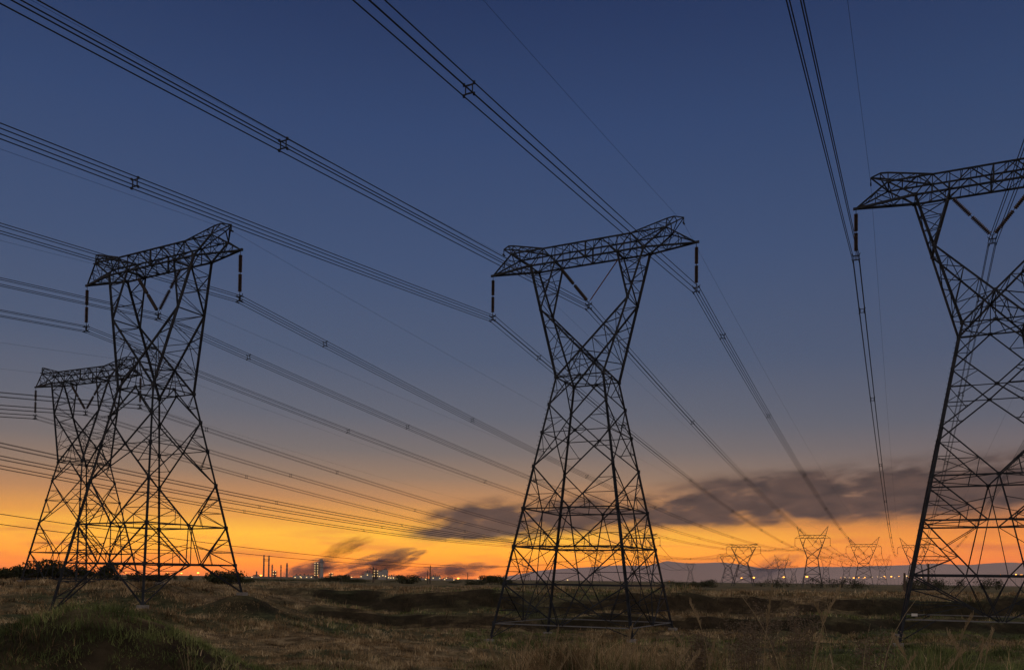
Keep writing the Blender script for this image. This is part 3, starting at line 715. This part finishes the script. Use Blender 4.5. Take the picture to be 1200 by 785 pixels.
for a_, b_, key, sd, lb in (((0, 602), (320, 650), 5, 'R', 'upper'), ((0, 614), (320, 655), 5, 'L', 'lower')):
    P1 = far_pt(key, sd); A = ray(a_[0], a_[1], 260.); B = ray(b_[0], b_[1], 420.)
    dv = (V3(P1.x, P1.y, 0)-V3(A.x, A.y, 0)).normalized(); s = [(q-P1).dot(dv) for q in (A, B)]
    Mx = np.array([[s[0], s[0]**2], [s[1], s[1]**2]]); bb, cc = np.linalg.solve(Mx, np.array([A.z-P1.z, B.z-P1.z]))
    pts = [P1+dv*float(q)+V3(0, 0, bb*q+cc*q*q)-P1 for q in np.linspace(s[0]-60, 0, 60)]
    o = polyline(pts, .11, 4).build('power_cable', WIRE); o.location = P1; tag(o, 'faint far power line just above the horizon at left, the %s of two' % lb, 'power line', 'faint far power lines near the horizon')
# onward spans between the distant pylons
far_next = [(0, 11, 'tallest horned pylon'), (1, 11, 'second horned pylon'), (3, 7, 'widest flat topped pylon'), (4, 8, 'flat topped pylon behind the middle pylon'), (6, 7, 'overlapping flat topped pylon')]
for a_, b_, nm in far_next:
    for sd in 'LMR':
        P0, P1 = far_pt(a_, sd), far_pt(b_, sd)
        o = polyline([p-P0 for p in span_pts(P0, P1, 9, 30)], .13, 4).build('power_cable', WIRE); o.location = P0
        tag(o, 'far power line from the %s of the %s' % (pos[sd], nm), 'power line', 'far power lines between distant pylons')

# ------------------------------------------------------------------ industrial works on the horizon
DW = 1500.
def at(px, py, d=DW): return ray(px, py, d)
def chimney(px, top, w, label, d=DW, pale=False, cap=True, light=False):
    p = at(px, 680, d); g_ = gz(p.x, p.y); zt_ = at(px, top, d).z-g_
    root = empty('chimney', (p.x, p.y, g_)); m = MB(); m.lathe((0, 0, -1), (0, 0, zt_), [(0, w*.62), (.5, w*.52), (.97, w*.45), (1, w*.5)], 14)
    m.build('shaft', PALE if pale else PLANT, root)
    for q in (.55, .8):
        m = MB(); m.lathe((0, 0, zt_*q), (0, 0, zt_*q+1.2), [(0, w*.75), (1, w*.75)], 14); m.build('gallery', PLANT, root)
    tag(root, label, 'chimney', 'chimneys of the works on the horizon'); return root
chimney(308.8, 650, 2.6, 'tall thin chimney, left one of the joined pair by the bright lamp')
chimney(314.7, 650.5, 2.6, 'tall thin chimney, right one of the joined pair by the bright lamp')
a1, a2 = at(308.8, 655.5), at(314.7, 655.5); m = MB(); mid = (a1+a2)/2
m.bar(a1-mid, a2-mid, 1.0); m.bar(a1-mid+V3(0, 0, -2.4), a2-mid+V3(0, 0, -2.4), .8); o = m.build('gantry', PLANT); o.location = mid; tag(o, 'steel gantry joining the paired chimneys near their tops', 'gantry')
chimney(318.7, 661, 2.4, 'shorter chimney directly right of the joined pair')
chimney(329, 661.5, 2.0, 'slim chimney standing alone between the pair and the dark one')
chimney(336, 659.5, 3.0, 'dark stout chimney nearest to the drifting smoke')
chimney(300.5, 669, 2.0, 'short chimney stub left of the bright lamp')
chimney(376.5, 654.5, 6.0, 'broad pale chimney beside the lit column', pale=True)
# lit process column
def lit_column(px, top, w, d, label, rows):
    p = at(px, 680, d); g_ = gz(p.x, p.y); zt_ = at(px, top, d).z-g_
    root = empty('process_column', (p.x, p.y, g_)); m = MB(); m.lathe((0, 0, 0), (0, 0, zt_), [(0, w*.3), (.9, w*.3), (1, w*.1)], 12); m.build('vessel', PLANT, root)
    m = MB()
    for sx in (-1, 1):
        for sy in (-1, 1): m.bar((sx*w/2, sy*w/2, 0), (sx*w/2, sy*w/2, zt_*.95), .5)
    for k in range(rows):
        z = zt_*(k+1)/(rows+.6)
        m.box((0, 0, z), (w, w, .4))
        m.bar((-w/2, -w/2, z), (w/2, -w/2, z-zt_/(rows+1)), .35)
    m.build('frame', PLANT, root)
    for k in range(rows):
        z = zt_*(k+1)/(rows+.6)+1.6
        for q in ((-.35, -.52), (.3, -.52)): l = MB(); l.box((w*q[0], w*q[1], z), (1.1, .5, .9)); l.build('lamp', LAMP_W, root)
    tag(root, label, 'process column', 'lit structures of the works'); return root
lit_column(371, 659, 7.5, DW, 'tall process column strung with yellow lamps beside the pale chimney', 6)
lit_column(322, 668, 6, DW, 'low lit column between the joined chimneys and the slim one', 2)
lit_column(388, 671, 7, DW, 'low lit column at the right foot of the pale chimney', 2)
lit_column(441, 668, 9, DW, 'lit column at the left end of the pale works block', 3)
def works(px0, px1, top, depth, label, d=DW, m_=PALE, steps=(1.,), lamps=3, roofbits=True):
    a_, b_ = at(px0, 680, d), at(px1, 680, d); c = (a_+b_)/2; g_ = gz(c.x, c.y); wd = abs(b_.x-a_.x); h_ = at(px0, top, d).z-g_
    root = empty('works_building', (c.x, c.y, g_)); m = MB(); n = len(steps)
    for k, s_ in enumerate(steps): m.box((-wd/2+wd*(k+.5)/n, depth*.02*k, h_*s_/2-.5), (wd/n-.02, depth, h_*s_+1))
    m.build('wall', m_, root)
    m = MB()
    for k, s_ in enumerate(steps): m.box((-wd/2+wd*(k+.5)/n, depth*.02*k, h_*s_+.45), (wd/n*.96, depth*.96, .5))
    if roofbits:
        for k in range(5): m.box((-wd*.4+wd*.2*k, 0, h_*steps[min(n-1, int(k*n/5))]+1.5), (1.6+k % 2, 3, 1.6+1.2*(k % 3)))
    m.build('roof', PLANT, root)
    for k in range(lamps):
        l = MB(); l.box((-wd*.42+wd*.84*(k+.3*random.random())/max(1, lamps-1 or 1), -depth/2-.4, h_*(.3+.35*random.random())), (1.5, .3, .9)); l.build('lit_window', LAMP_W, root)
    tag(root, label, 'industrial building', 'buildings of the works on the horizon'); return root
works(345, 368, 674, 22, 'long low shed left of the lit process column', lamps=4)
works(296, 306, 675, 18, 'low shed at the foot of the short chimney stub', lamps=1)
works(392, 404, 675.5, 20, 'low shed right of the pale chimney behind the trees', lamps=2)
works(423, 438, 670.5, 26, 'stepped pale block at the left of the main works', steps=(.6, 1., .8), lamps=3)
works(444, 453.5, 667.5, 30, 'tallest pale block of the main works with roof plant', steps=(.85, 1.), lamps=3)
works(455, 468, 675, 26, 'wide lit hall at the right of the main works', lamps=5)
works(479, 500, 677, 26, 'long low hall between the bush and the pole', lamps=3)
works(505, 516, 675, 26, 'pale block just right of the tall wooden pole', lamps=2)
works(519, 531, 678, 26, 'very low shed next to the orange lamp', lamps=2)

def street_lamp(px, py, d, label, col=LAMP_Y, head=1.0, g='sodium lamps along the horizon'):
    p = at(px, 680, d); g_ = gz(p.x, p.y); h_ = at(px, py, d).z-g_
    h_ = max(h_, 3)
    root = empty('street_lamp', (p.x, p.y, g_)); m = MB(); m.lathe((0, 0, -.5), (0, 0, h_), [(0, .2), (1, .12)], 6); m.bar((0, 0, h_), (0, -1.5, h_+.3), .15); m.build('pole', PLANT, root)
    l = MB(); l.lathe((0, -1.5, h_-.45*head), (0, -1.5, h_+.55*head), [(0, .25*head), (.3, .9*head), (.7, .9*head), (1, .2*head)], 10); l.build('lamp_head', col, root)
    tag(root, label, 'street lamp', g); return root
street_lamp(306, 674, 900, 'bright orange lamp at the foot of the joined chimneys', head=1.3)
street_lamp(537, 682, 700, 'bright orange lamp low between the works and the middle pylon', head=1.0)
street_lamp(196, 671, 900, 'orange lamp seen between the left pylon legs, leftmost of three')
street_lamp(213, 671.5, 900, 'orange lamp seen between the left pylon legs, middle of three')
street_lamp(232.5, 671, 900, 'brightest orange lamp right of the centre of the left pylon', head=1.3)
street_lamp(148, 671, 900, 'faint orange lamp left of the three behind the left pylon', head=.7)
street_lamp(868.5, 677, 1200, 'orange lamp below the widest flat topped distant pylon', head=1.3)
street_lamp(883, 676.5, 1200, 'bright orange lamp just right of the widest flat topped pylon', head=1.6)
street_lamp(918, 676, 1200, 'bright orange lamp under the small horned pylon', head=1.6)
street_lamp(945, 675.5, 1200, 'brightest orange lamp between the legs of the tallest horned pylon', head=1.9)
lampx = [(784, 681), (990, 676.5), (1000, 676.8), (1006, 676.5), (1013, 676.3), (1028, 675.5), (1036, 675), (1044, 675.3), (1053, 675), (1062, 674.6), (1068, 675.2), (1098, 674), (1106, 674.2), (1113, 673.8), (1121, 674), (1128, 673.6),
         (1136, 673.9), (1147, 673.5), (1155, 673.2), (1164, 673.6), (1172, 673), (1181, 673.2), (1190, 672.8), (1197, 673.1)]
for i, (x, y) in enumerate(lampx):
    street_lamp(x, y, 1600, 'small lamp of the long row on the right horizon', head=.7+.8*((i*7) % 5)/4, col=LAMP_W if i % 4 == 1 else LAMP_Y, g='row of small lamps on the right horizon')
for i in range(26):
    x = 985+i*8.6+((i*37) % 11)*.5; street_lamp(x, 676.6-(x-985)*.017+((i*5) % 4)*.4, 2600, 'tiny far lamp glinting in the haze on the right horizon', col=LAMP_W if i % 3 else LAMP_Y, head=.9+.25*(i % 3), g='tiny far lamps in the haze')
mid_l = [(352, 678), (398, 678), (412, 676), (461, 677), (490, 679), (523, 677), (560, 679), (604, 681), (665, 682)]
for x, y in mid_l: street_lamp(x, y, 1400, 'small pale lamp among the works at the horizon', LAMP_W, 1.0, 'small pale lamps among the works')

def wood_pole(px, top, bot_d, label, arm=False):
    p = at(px, 680, bot_d); g_ = gz(p.x, p.y); h_ = at(px, top, bot_d).z-g_
    root = empty('utility_pole', (p.x, p.y, g_)); m = MB(); m.lathe((0, 0, -.5), (0, 0, h_), [(0, .24), (1, .15)], 8); m.build('pole', WOOD, root)
    if arm:
        m = MB(); m.bar((-1.1, 0, h_-.7), (1.1, 0, h_-.7), .16); m.build('crossarm', WOOD, root)
        for x in (-1, 0, 1): q = MB(); q.lathe((x, 0, h_-.62), (x, 0, h_-.25), [(0, .05), (.5, .1), (1, .05)], 6); q.build('insulator', GLASSI, root)
    tag(root, label, 'utility pole', 'dark poles on the plain'); return root
wood_pole(437.3, 664, 260, 'dark wooden pole standing in front of the pale works', True)
wood_pole(504, 662, 300, 'tall slim wooden pole right of the round bush', False)
wood_pole(501, 668, 420, 'shorter wooden pole close to the tall slim one', False)
wood_pole(548, 671, 500, 'thin wooden pole right of the low orange lamp', False)
wood_pole(1060, 671, 130, 'short thick dark post left of the big right pylon leg', False)
wood_pole(1088, 660, 150, 'thick dark post seen inside the big right pylon', False)

# ------------------------------------------------------------------ trees and bushes
def crown(c, rx, ry, rz, n, leaf, seed, lobes=9):
    rng = np.random.RandomState(seed); m = MB()
    L = [(rng.uniform(-.65, .65), rng.uniform(-.6, .6), rng.uniform(-.55, .55), rng.uniform(.34, .6)) for _ in range(lobes)]
    ctr = []
    for _ in range(n):
        l = L[rng.randint(lobes)]; v = rng.normal(size=3); v /= np.linalg.norm(v); r_ = l[3]*rng.uniform(.55, 1.12)
        q = np.array([l[0], l[1], l[2]])+v*r_
        if rng.rand() < .06: q *= 1.18
        ctr.append(q)
    ctr = np.array(ctr)*[rx, ry, rz]+np.array(c)
    n_ = len(ctr); a = rng.normal(size=(n_, 3)); a /= np.linalg.norm(a, axis=1)[:, None]; b_ = rng.normal(size=(n_, 3)); b_ -= (a*b_).sum(1)[:, None]*a; b_ /= np.linalg.norm(b_, axis=1)[:, None]
    s = leaf*rng.uniform(.6, 1.4, (n_, 1))
    vs = np.concatenate([ctr-a*s, ctr+b_*s*.5, ctr+a*s, ctr-b_*s*.5], 1).reshape(-1, 3)
    return vs, np.arange(n_*4).reshape(-1, 4)
def bush(px, top, w_px, d, label, seed, trunk=False, dens=1., kind='bush'):
    p = at(px, 680, d); g_ = gz(p.x, p.y); h_ = max(1.2, at(px, top, d).z-g_); rx = w_px/F_PX*d/2
    root = empty('tree' if trunk else 'bush', (p.x, p.y, g_)); rz = h_/2*(.85 if trunk else 1.)/.85
    cz = h_-rz*.95
    m = MB(); rng = random.Random(seed)
    for k in range(4 if not trunk else 3):
        a_ = rng.random()*6.28; q = V3(math.cos(a_)*rx*.4, math.sin(a_)*rx*.4, h_*.75)
        m.lathe((0, 0, -.3), (q.x*.4, q.y*.4, h_*.4), [(0, .05*h_*.5+.05), (1, .03*h_*.5+.03)], 6); m.lathe((q.x*.4, q.y*.4, h_*.4), tuple(q), [(0, .03*h_*.5+.03), (1, .03)], 5)
    m.build('trunk', BARK, root)
    vs, fs = crown((0, 0, cz), rx*1.15, rx, rz*1.12, int(2600*dens), max(.16, h_*.055), seed)
    o = np_mesh('crown', vs, fs, LEAF); o.parent = root
    tag(root, label, 'tree' if trunk else 'bush', 'trees and bushes along the skyline'); return root
bush(38, 651, 44, 150, 'broad dark tree at the far left behind the farther left pylon', 1, True)
bush(12, 662, 30, 150, 'lower dark tree at the left edge of the picture', 2, True)
bush(66, 658, 26, 155, 'dark tree adjoining the broad one on its right side', 3, True)
bush(88, 662, 26, 150, 'dark rounded tree right of the broad left tree group', 21, True)
bush(126, 661, 20, 150, 'pointed dark tree between the two left pylons', 4, True)
bush(106, 668, 26, 150, 'low dark bush between the rounded and the pointed tree', 5)
bush(265, 668.5, 42, 130, 'wide dark bush on the rise at the right foot of the left pylon', 6)
bush(172, 672, 30, 160, 'low bush behind the centre of the left pylon', 22)
bush(286, 676, 20, 170, 'small bush left of the bright works lamp', 7)
bush(386, 674, 20, 400, 'dark tree in front of the pale chimney', 8, True)
bush(400, 673, 18, 380, 'dark tree right of the pale chimney, left of the works', 9, True)
bush(417, 678, 24, 360, 'low spreading bush left of the wooden pole', 10)
bush(362, 680, 30, 350, 'low hedge like bush under the lit process column', 11)
bush(330, 680, 26, 350, 'low hedge like bush under the dark stout chimney', 12)
bush(478, 673, 24, 320, 'rounded dark tree between the works and the tall pole', 13, True, 1.3)
bush(575, 673.5, 32, 300, 'wide dark tree left of the middle pylon', 14, True, 1.3)
bush(557, 679, 24, 300, 'low bush leaning out left from the wide dark tree', 15)
bush(598, 678, 20, 300, 'low bush at the left leg of the middle pylon', 16)
bush(795, 680, 30, 420, 'low bush right of the middle pylon on the horizon', 17)
bush(830, 678.5, 22, 420, 'low bush under the widest flat topped distant pylon', 18)
bush(815, 680.5, 16, 420, 'tiny bush between the two low horizon bushes', 19)
rb = random.Random(12)
for i in range(46):
    x = rb.uniform(292, 640) if i < 22 else rb.uniform(775, 1195)
    bush(x, (680.5 if i < 22 else 677.5)+rb.uniform(-1.2, 1.2), rb.uniform(12, 30), rb.uniform(430, 620), 'low bush in the thin line of scrub along the far edge of the plain', 100+i, False, .18)
for i, (x, y, w_) in enumerate([(196, 671, 7), (205, 673, 6), (222, 672, 7), (241, 673, 6), (152, 672, 8), (184, 674, 7)]):
    bush(x, y, w_, 420, 'tiny palm like tree by the lamps behind the left pylon', 50+i, True, .25)

# ------------------------------------------------------------------ grass
def blades(xy, hmin, hmax, wd, seg, seed, lean=.35, wscale=None):
    rng = np.random.RandomState(seed); n = len(xy); z = height(xy[:, 0], xy[:, 1])
    base = np.stack([xy[:, 0], xy[:, 1], z-.03], 1); hgt = rng.uniform(hmin, hmax, n)*np.clip(1+2.2*vnoise(xy[:, 0], xy[:, 1], 2.2, 91)+1.2*vnoise(xy[:, 0], xy[:, 1], .9, 92), .3, 2.2)*(1 if wscale is None else wscale**.3)
    th = rng.uniform(0, 2*np.pi, n); ln = np.abs(rng.normal(0, lean, n))*hgt
    dirv = np.stack([np.cos(th), np.sin(th), 0*th], 1); ph = rng.uniform(0, 2*np.pi, n); sd = np.stack([np.cos(ph), np.sin(ph), 0*ph], 1)
    w_ = wd*rng.uniform(.6, 1.3, n)*(1 if wscale is None else wscale)
    rows = []
    for k in range(seg+1):
        t_ = k/seg; c = base+dirv*(ln*t_**2)[:, None]+np.array([0, 0, 1.])*(hgt*(t_-.18*t_**2*np.minimum(1, ln/hgt)))[:, None]
        ww = (w_*(1-t_)**.7/2+w_*.04)[:, None]; rows += [c-sd*ww, c+sd*ww]
    vs = np.stack(rows, 1).reshape(-1, 3); st_ = 2*(seg+1)
    fs = np.concatenate([np.stack([np.arange(n)*st_+2*k, np.arange(n)*st_+2*k+1, np.arange(n)*st_+2*k+3, np.arange(n)*st_+2*k+2], 1) for k in range(seg)])
    return vs, fs
def scatter(n, d0, d1, seed, clump, umin=-.66, umax=.72):
    rng = np.random.RandomState(seed); k = n//clump
    d = np.exp(rng.uniform(math.log(d0), math.log(d1), k)); u = rng.uniform(umin, umax, k)
    x = np.repeat(u*d, clump); y = np.repeat(d, clump)
    r_ = rng.normal(0, 1, (len(x), 2))*np.repeat(.06+.0035*d, clump)[:, None]
    return np.stack([x+r_[:, 0], y+r_[:, 1]], 1)
def slope_ok(xy):
    x, y = xy[:, 0], xy[:, 1]; e = 1.0
    gx_ = (height(x+e, y)-height(x-e, y))/2; gy_ = (height(x, y+e)-height(x, y-e))/2
    return np.hypot(gx_, gy_) < .30+.3*vnoise(x, y, 6, 66)
def gsel(xy):
    """how green the turf is at a spot"""
    x, y = xy[:, 0], xy[:, 1]
    g_ = -.14+vnoise(x, y, 16, 77)*1.2+vnoise(x, y, 3, 78)*.8
    g_ = g_+.70*np.exp(-(((x+13)/9)**2+((y-29)/8)**2))+.35*((x > -2) & (y < 100) & (y > 34))-.25*((x < -4) & (y > 45))-.45*(y > 112)+.15*(y < 20)
    return g_
parts = {'dry': [], 'green': []}
def addg(xy, *a, **k):
    g_ = gsel(xy)+np.random.RandomState(a[4]).normal(0, .18, len(xy)); ws = k.pop('ws', None)
    for nm, mk in (('green', g_ > .1), ('dry', g_ <= .1)):
        kk = dict(k); 
        if ws is not None: kk['wscale'] = ws[mk]
        parts[nm].append((blades(xy[mk], *a, **kk)))
xy = scatter(330000, 15, 150, 1, 16); steep = xy[~slope_ok(xy) & (xy[:, 1] > 90)]; xy = xy[slope_ok(xy) | (xy[:, 1] < 90)]; dd = np.hypot(xy[:, 0], xy[:, 1]); addg(xy, .12, .32, .022, 2, 11, lean=.8, ws=dd/30.)
xy = scatter(120000, 4.5, 24, 2, 14, umin=-.3); dd = np.hypot(xy[:, 0], xy[:, 1]); addg(xy, .12, .5, .008, 3, 12, lean=.5, ws=np.clip(dd/7., .8, 3))
# tall tussocks on the near bank, thickest to the right
rng = np.random.RandomState(5); k = 900; d = rng.uniform(6.0, 15, k); u = rng.beta(2.2, 1.3, k)*1.1-.42; keep = rng.rand(k) < np.where(u > -.05, .95, .2); d, u = d[keep], u[keep]
cx_ = np.repeat(u*d, 55); cy_ = np.repeat(d, 55); jit = rng.normal(0, .13, (len(cx_), 2)); xy = np.stack([cx_+jit[:, 0], cy_+jit[:, 1]], 1)
addg(xy, .15, .55, .009, 4, 13, lean=.7)
for nm, mt, lb in (('dry', DRY, 'dry_grass'), ('green', GREEN, 'green_grass')):
    vs = np.concatenate([p[0] for p in parts[nm]]); fs = []; o_ = 0
    for p in parts[nm]: fs.append(p[1]+o_); o_ += len(p[0])
    g_ = np_mesh(lb, vs, np.concatenate(fs), mt)
    tag(g_, {'dry': 'brown dry grass covering the rise and the near bank', 'green': 'dull green grass on the mound and the hollow floor'}[nm], 'grass', kind='stuff')
# dark scrub on the steep face of the bank
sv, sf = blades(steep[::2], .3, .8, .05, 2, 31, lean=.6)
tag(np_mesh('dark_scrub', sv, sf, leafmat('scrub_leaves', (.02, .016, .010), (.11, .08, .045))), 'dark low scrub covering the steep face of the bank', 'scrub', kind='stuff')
# tall dead stalks with seed heads near the lens
def stalks(spec, seed, name, label):
    rng = random.Random(seed); m = MB()
    for px, py, d, lean, head in spec:
        tip = ray(px, py, d); bx = tip.x-lean*.9; by = d+rng.uniform(-.2, .2); g_ = gz(bx, by); b0 = V3(bx, by, g_-.05); hh_ = tip.z-g_
        pts = [b0.lerp(tip, q)+V3(-lean*.45*math.sin(math.pi*q), 0, hh_*.16*math.sin(math.pi*q)) for q in np.linspace(0, 1, 9)]
        for i in range(8): m.tube(pts[i], pts[i+1], .0032-.00025*i, 4)
        if head:
            for k_ in range(46):
                q = .76+.24*k_/46+rng.uniform(-.01, .01); j = min(7, int(q*8)); p = pts[j].lerp(pts[j+1], q*8-j); a_ = rng.random()*6.28; r_ = .035*(1.3-q)*head*.95*rng.uniform(.4, 1)
                e = p+V3(math.cos(a_)*r_, math.sin(a_)*r_, .02+.04*rng.random()); m.bar(p, e, .0028)
        for k_ in range(2):
            q = rng.uniform(.15, .6); j = int(q*8); p = pts[j]; a_ = rng.random()*6.28; e = p+V3(math.cos(a_)*.22, math.sin(a_)*.22, .12); e2 = e+V3(math.cos(a_)*.14, math.sin(a_)*.14, -.1)
            m.bar(p, e, .006); m.bar(e, e2, .004)
    o = m.build(name, STRAW); return o
rs = random.Random(3); spec = []
for px, py, ln in ((985, 692, .25), (905, 690, .08), (948, 697, -.25), (866, 694, -.3), (808, 706, -.2), (1075, 700, .3), (752, 742, .25), (741, 735, .1), (700, 752, .2), (1020, 730, .1), (1110, 742, -.2), (1165, 735, .2), (660, 745, -.3), (570, 755, -.4), (480, 742, -.5), (655, 738, .15), (838, 752, .1), (1140, 722, .25), (1045, 745, -.2)):
    spec.append((px, py, rs.uniform(5.5, 8), ln, rs.choice([0, 1, 1.2])))
for _ in range(22): spec.append((rs.uniform(560, 1220), rs.uniform(738, 772), rs.uniform(6, 10), rs.uniform(-.3, .3), rs.choice([0, .8, 1.2])))
for _ in range(8): spec.append((rs.uniform(60, 560), rs.uniform(755, 778), rs.uniform(6, 10), rs.uniform(-.3, .3), rs.choice([0, .8])))
tag(stalks(spec, 4, 'dead_grass_stalks', ''), 'tall pale dead grass stalks with seed heads along the near bank', 'dead stalks', kind='stuff')
# fluffy seeding weeds mid right
def weed(px, py, w_px, d, seed, label):
    p = ray(px, py, d); g_ = gz(p.x, p.y); h_ = max(.5, p.z-g_); root = empty('seeding_weed', (p.x, p.y, g_)); rx = w_px/F_PX*d/2; rng = random.Random(seed)
    m = MB(); tips = []
    for k_ in range(13):
        a_ = rng.random()*6.28; r_ = rx*1.6*rng.random()**.5; e = V3(math.cos(a_)*r_, math.sin(a_)*r_, h_*rng.uniform(.55, 1)); m.bar((e.x*.15, e.y*.15, -.05), e, .006); tips.append(e)
    m.build('stem', WEEDM, root)
    vs = []; nr_ = np.random.RandomState(seed)
    for e in tips:
        q = nr_.normal(0, 1, (80, 3))*[.06, .06, .09]+np.array(e); vs.append(q)
    ctr = np.concatenate(vs); n_ = len(ctr); a = nr_.normal(size=(n_, 3)); a /= np.linalg.norm(a, axis=1)[:, None]; b_ = np.cross(a, nr_.normal(size=(n_, 3))); b_ /= np.linalg.norm(b_, axis=1)[:, None]
    v = np.concatenate([ctr-a*.02, ctr+b_*.007, ctr+a*.02, ctr-b_*.007], 1).reshape(-1, 3)
    o = np_mesh('seed_heads', v, np.arange(n_*4).reshape(-1, 4), WEEDM); o.parent = root
    tag(root, label, 'weed', 'pale seeding weeds'); return root
weed(885, 712, 20, 12.5, 1, 'pale fluffy seeding weed, left of the clump before the far bank')
weed(915, 710, 24, 13, 2, 'largest pale fluffy seeding weed in the clump')
weed(868, 728, 22, 11.5, 3, 'low pale seeding weed in front of the clump')
weed(938, 722, 20, 12, 4, 'pale seeding weed at the right end of the clump')
weed(1022, 748, 26, 10, 5, 'pale bent seeding weed near the bottom right of the middle')
weed(820, 745, 18, 12, 6, 'small pale seeding weed right of the middle pylon foot')

# ------------------------------------------------------------------ smoke plumes
def smoke(px0, px1, y0, y1, d, dens, label, tint, seed, rise=0.5, depth=60., sc=.055):
    a_, b_ = ray(px0, y1, d), ray(px1, y0, d); c = (a_+b_)/2
    sx, sz = (b_.x-a_.x), (b_.z-a_.z)
    m = MB(); prof = []
    for k_ in range(15):
        q = k_/14; prof.append((q, max(.02, math.sin(math.pi*min(1, q*1.02))**.6)))
    m.lathe((-.5, 0, 0), (.5, 0, 0), [(q, r_*.5) for q, r_ in prof], 20)
    o = m.build('smoke_plume', STEEL)
    import bmesh
    bm_ = bmesh.new(); bm_.from_mesh(o.data); bmesh.ops.recalc_face_normals(bm_, faces=bm_.faces); bm_.to_mesh(o.data); bm_.free()
    L = math.hypot(sx, sz*rise*1.0)
    o.location = c; o.scale = (L*1.25, depth, sz*.74)
    o.rotation_euler = (0, -math.atan2(sz*rise, sx), 0)
    mm = bpy.data.materials.new('smoke'); mm.use_nodes = True; t_ = mm.node_tree; t_.nodes.clear()
    ou = t_.nodes.new('ShaderNodeOutputMaterial'); vol = t_.nodes.new('ShaderNodeVolumePrincipled'); vol.inputs['Color'].default_value = (*tint, 1); vol.inputs['Anisotropy'].default_value = .2
    tcn_ = t_.nodes.new('ShaderNodeTexCoord'); nz_ = t_.nodes.new('ShaderNodeTexNoise'); nz_.inputs['Detail'].default_value = 5; nz_.inputs['Distortion'].default_value = .6; nz_.inputs['Scale'].default_value = 1
    mp = t_.nodes.new('ShaderNodeMapping'); mp.inputs['Scale'].default_value = (L*sc*.6, depth*sc, sz*sc*1.6); mp.inputs['Location'].default_value = (seed*3.1, seed*1.7, 0)
    t_.links.new(tcn_.outputs['Object'], mp.inputs[0]); t_.links.new(mp.outputs[0], nz_.inputs['Vector'])
    ln = t_.nodes.new('ShaderNodeVectorMath'); ln.operation = 'LENGTH'; t_.links.new(tcn_.outputs['Object'], ln.inputs[0])
    def mth(op, a, b=None):
        q = t_.nodes.new('ShaderNodeMath'); q.operation = op
        for i_, x in enumerate((a, b)):
            if x is None: continue
            if isinstance(x, (int, float)): q.inputs[i_].default_value = x
            else: t_.links.new(x, q.inputs[i_])
        return q.outputs[0]
    fall = mth('SUBTRACT', 1.0, mth('MULTIPLY', ln.outputs['Value'], 2.0))
    dn = mth('MULTIPLY', mth('MAXIMUM', mth('ADD', mth('MULTIPLY', mth('SUBTRACT', nz_.outputs[0], .5), 2.6), mth('MULTIPLY', fall, .75)), 0.), dens*2.2)
    t_.links.new(dn, vol.inputs['Density']); t_.links.new(vol.outputs[0], ou.inputs['Volume'])
    o.data.materials.clear(); o.data.materials.append(mm)
    tag(o, label, 'smoke', 'smoke drifting from the works'); return o
SM = (.50, .48, .68)
smoke(332, 404, 650, 682, 1700, .05, 'low mauve smoke plume behind the dark stout chimney', SM, 1, .4)
smoke(400, 492, 640, 682, 1700, .05, 'large dark smoke plume rising to the right over the works', SM, 2, .62)
smoke(476, 580, 655, 682, 1700, .04, 'long low smoke plume right of the works', SM, 3, .35)
smoke(376, 436, 628, 656, 1700, .018, 'thin brown smoke trail blowing off the pale chimney', (.4, .22, .15), 4, .8)
smoke(870, 936, 648, 683, 1900, .018, 'mauve smoke plume rising behind the distant flat topped pylon', SM, 5, .75)

# ------------------------------------------------------------------ haze
HAZE = 3.1e-5
hm = bpy.data.materials.new('haze_air'); hm.use_nodes = True; t = hm.node_tree; t.nodes.clear()
ou = t.nodes.new('ShaderNodeOutputMaterial'); vol = t.nodes.new('ShaderNodeVolumePrincipled'); vol.inputs['Color'].default_value = (1, .90, .90, 1); vol.inputs['Density'].default_value = HAZE
t.links.new(vol.outputs[0], ou.inputs['Volume'])
m = MB(); m.box((0, 0, 0), (36000, 32000, 1)); hz_ = m.build('haze', hm)
zlo, zhi = -12., 700.; hz_.scale = (1, 1, zhi-zlo); hz_.location = (0, 0, (zlo+zhi)/2); tag(hz_, 'thin mauve evening haze filling the air', 'haze', kind='stuff')
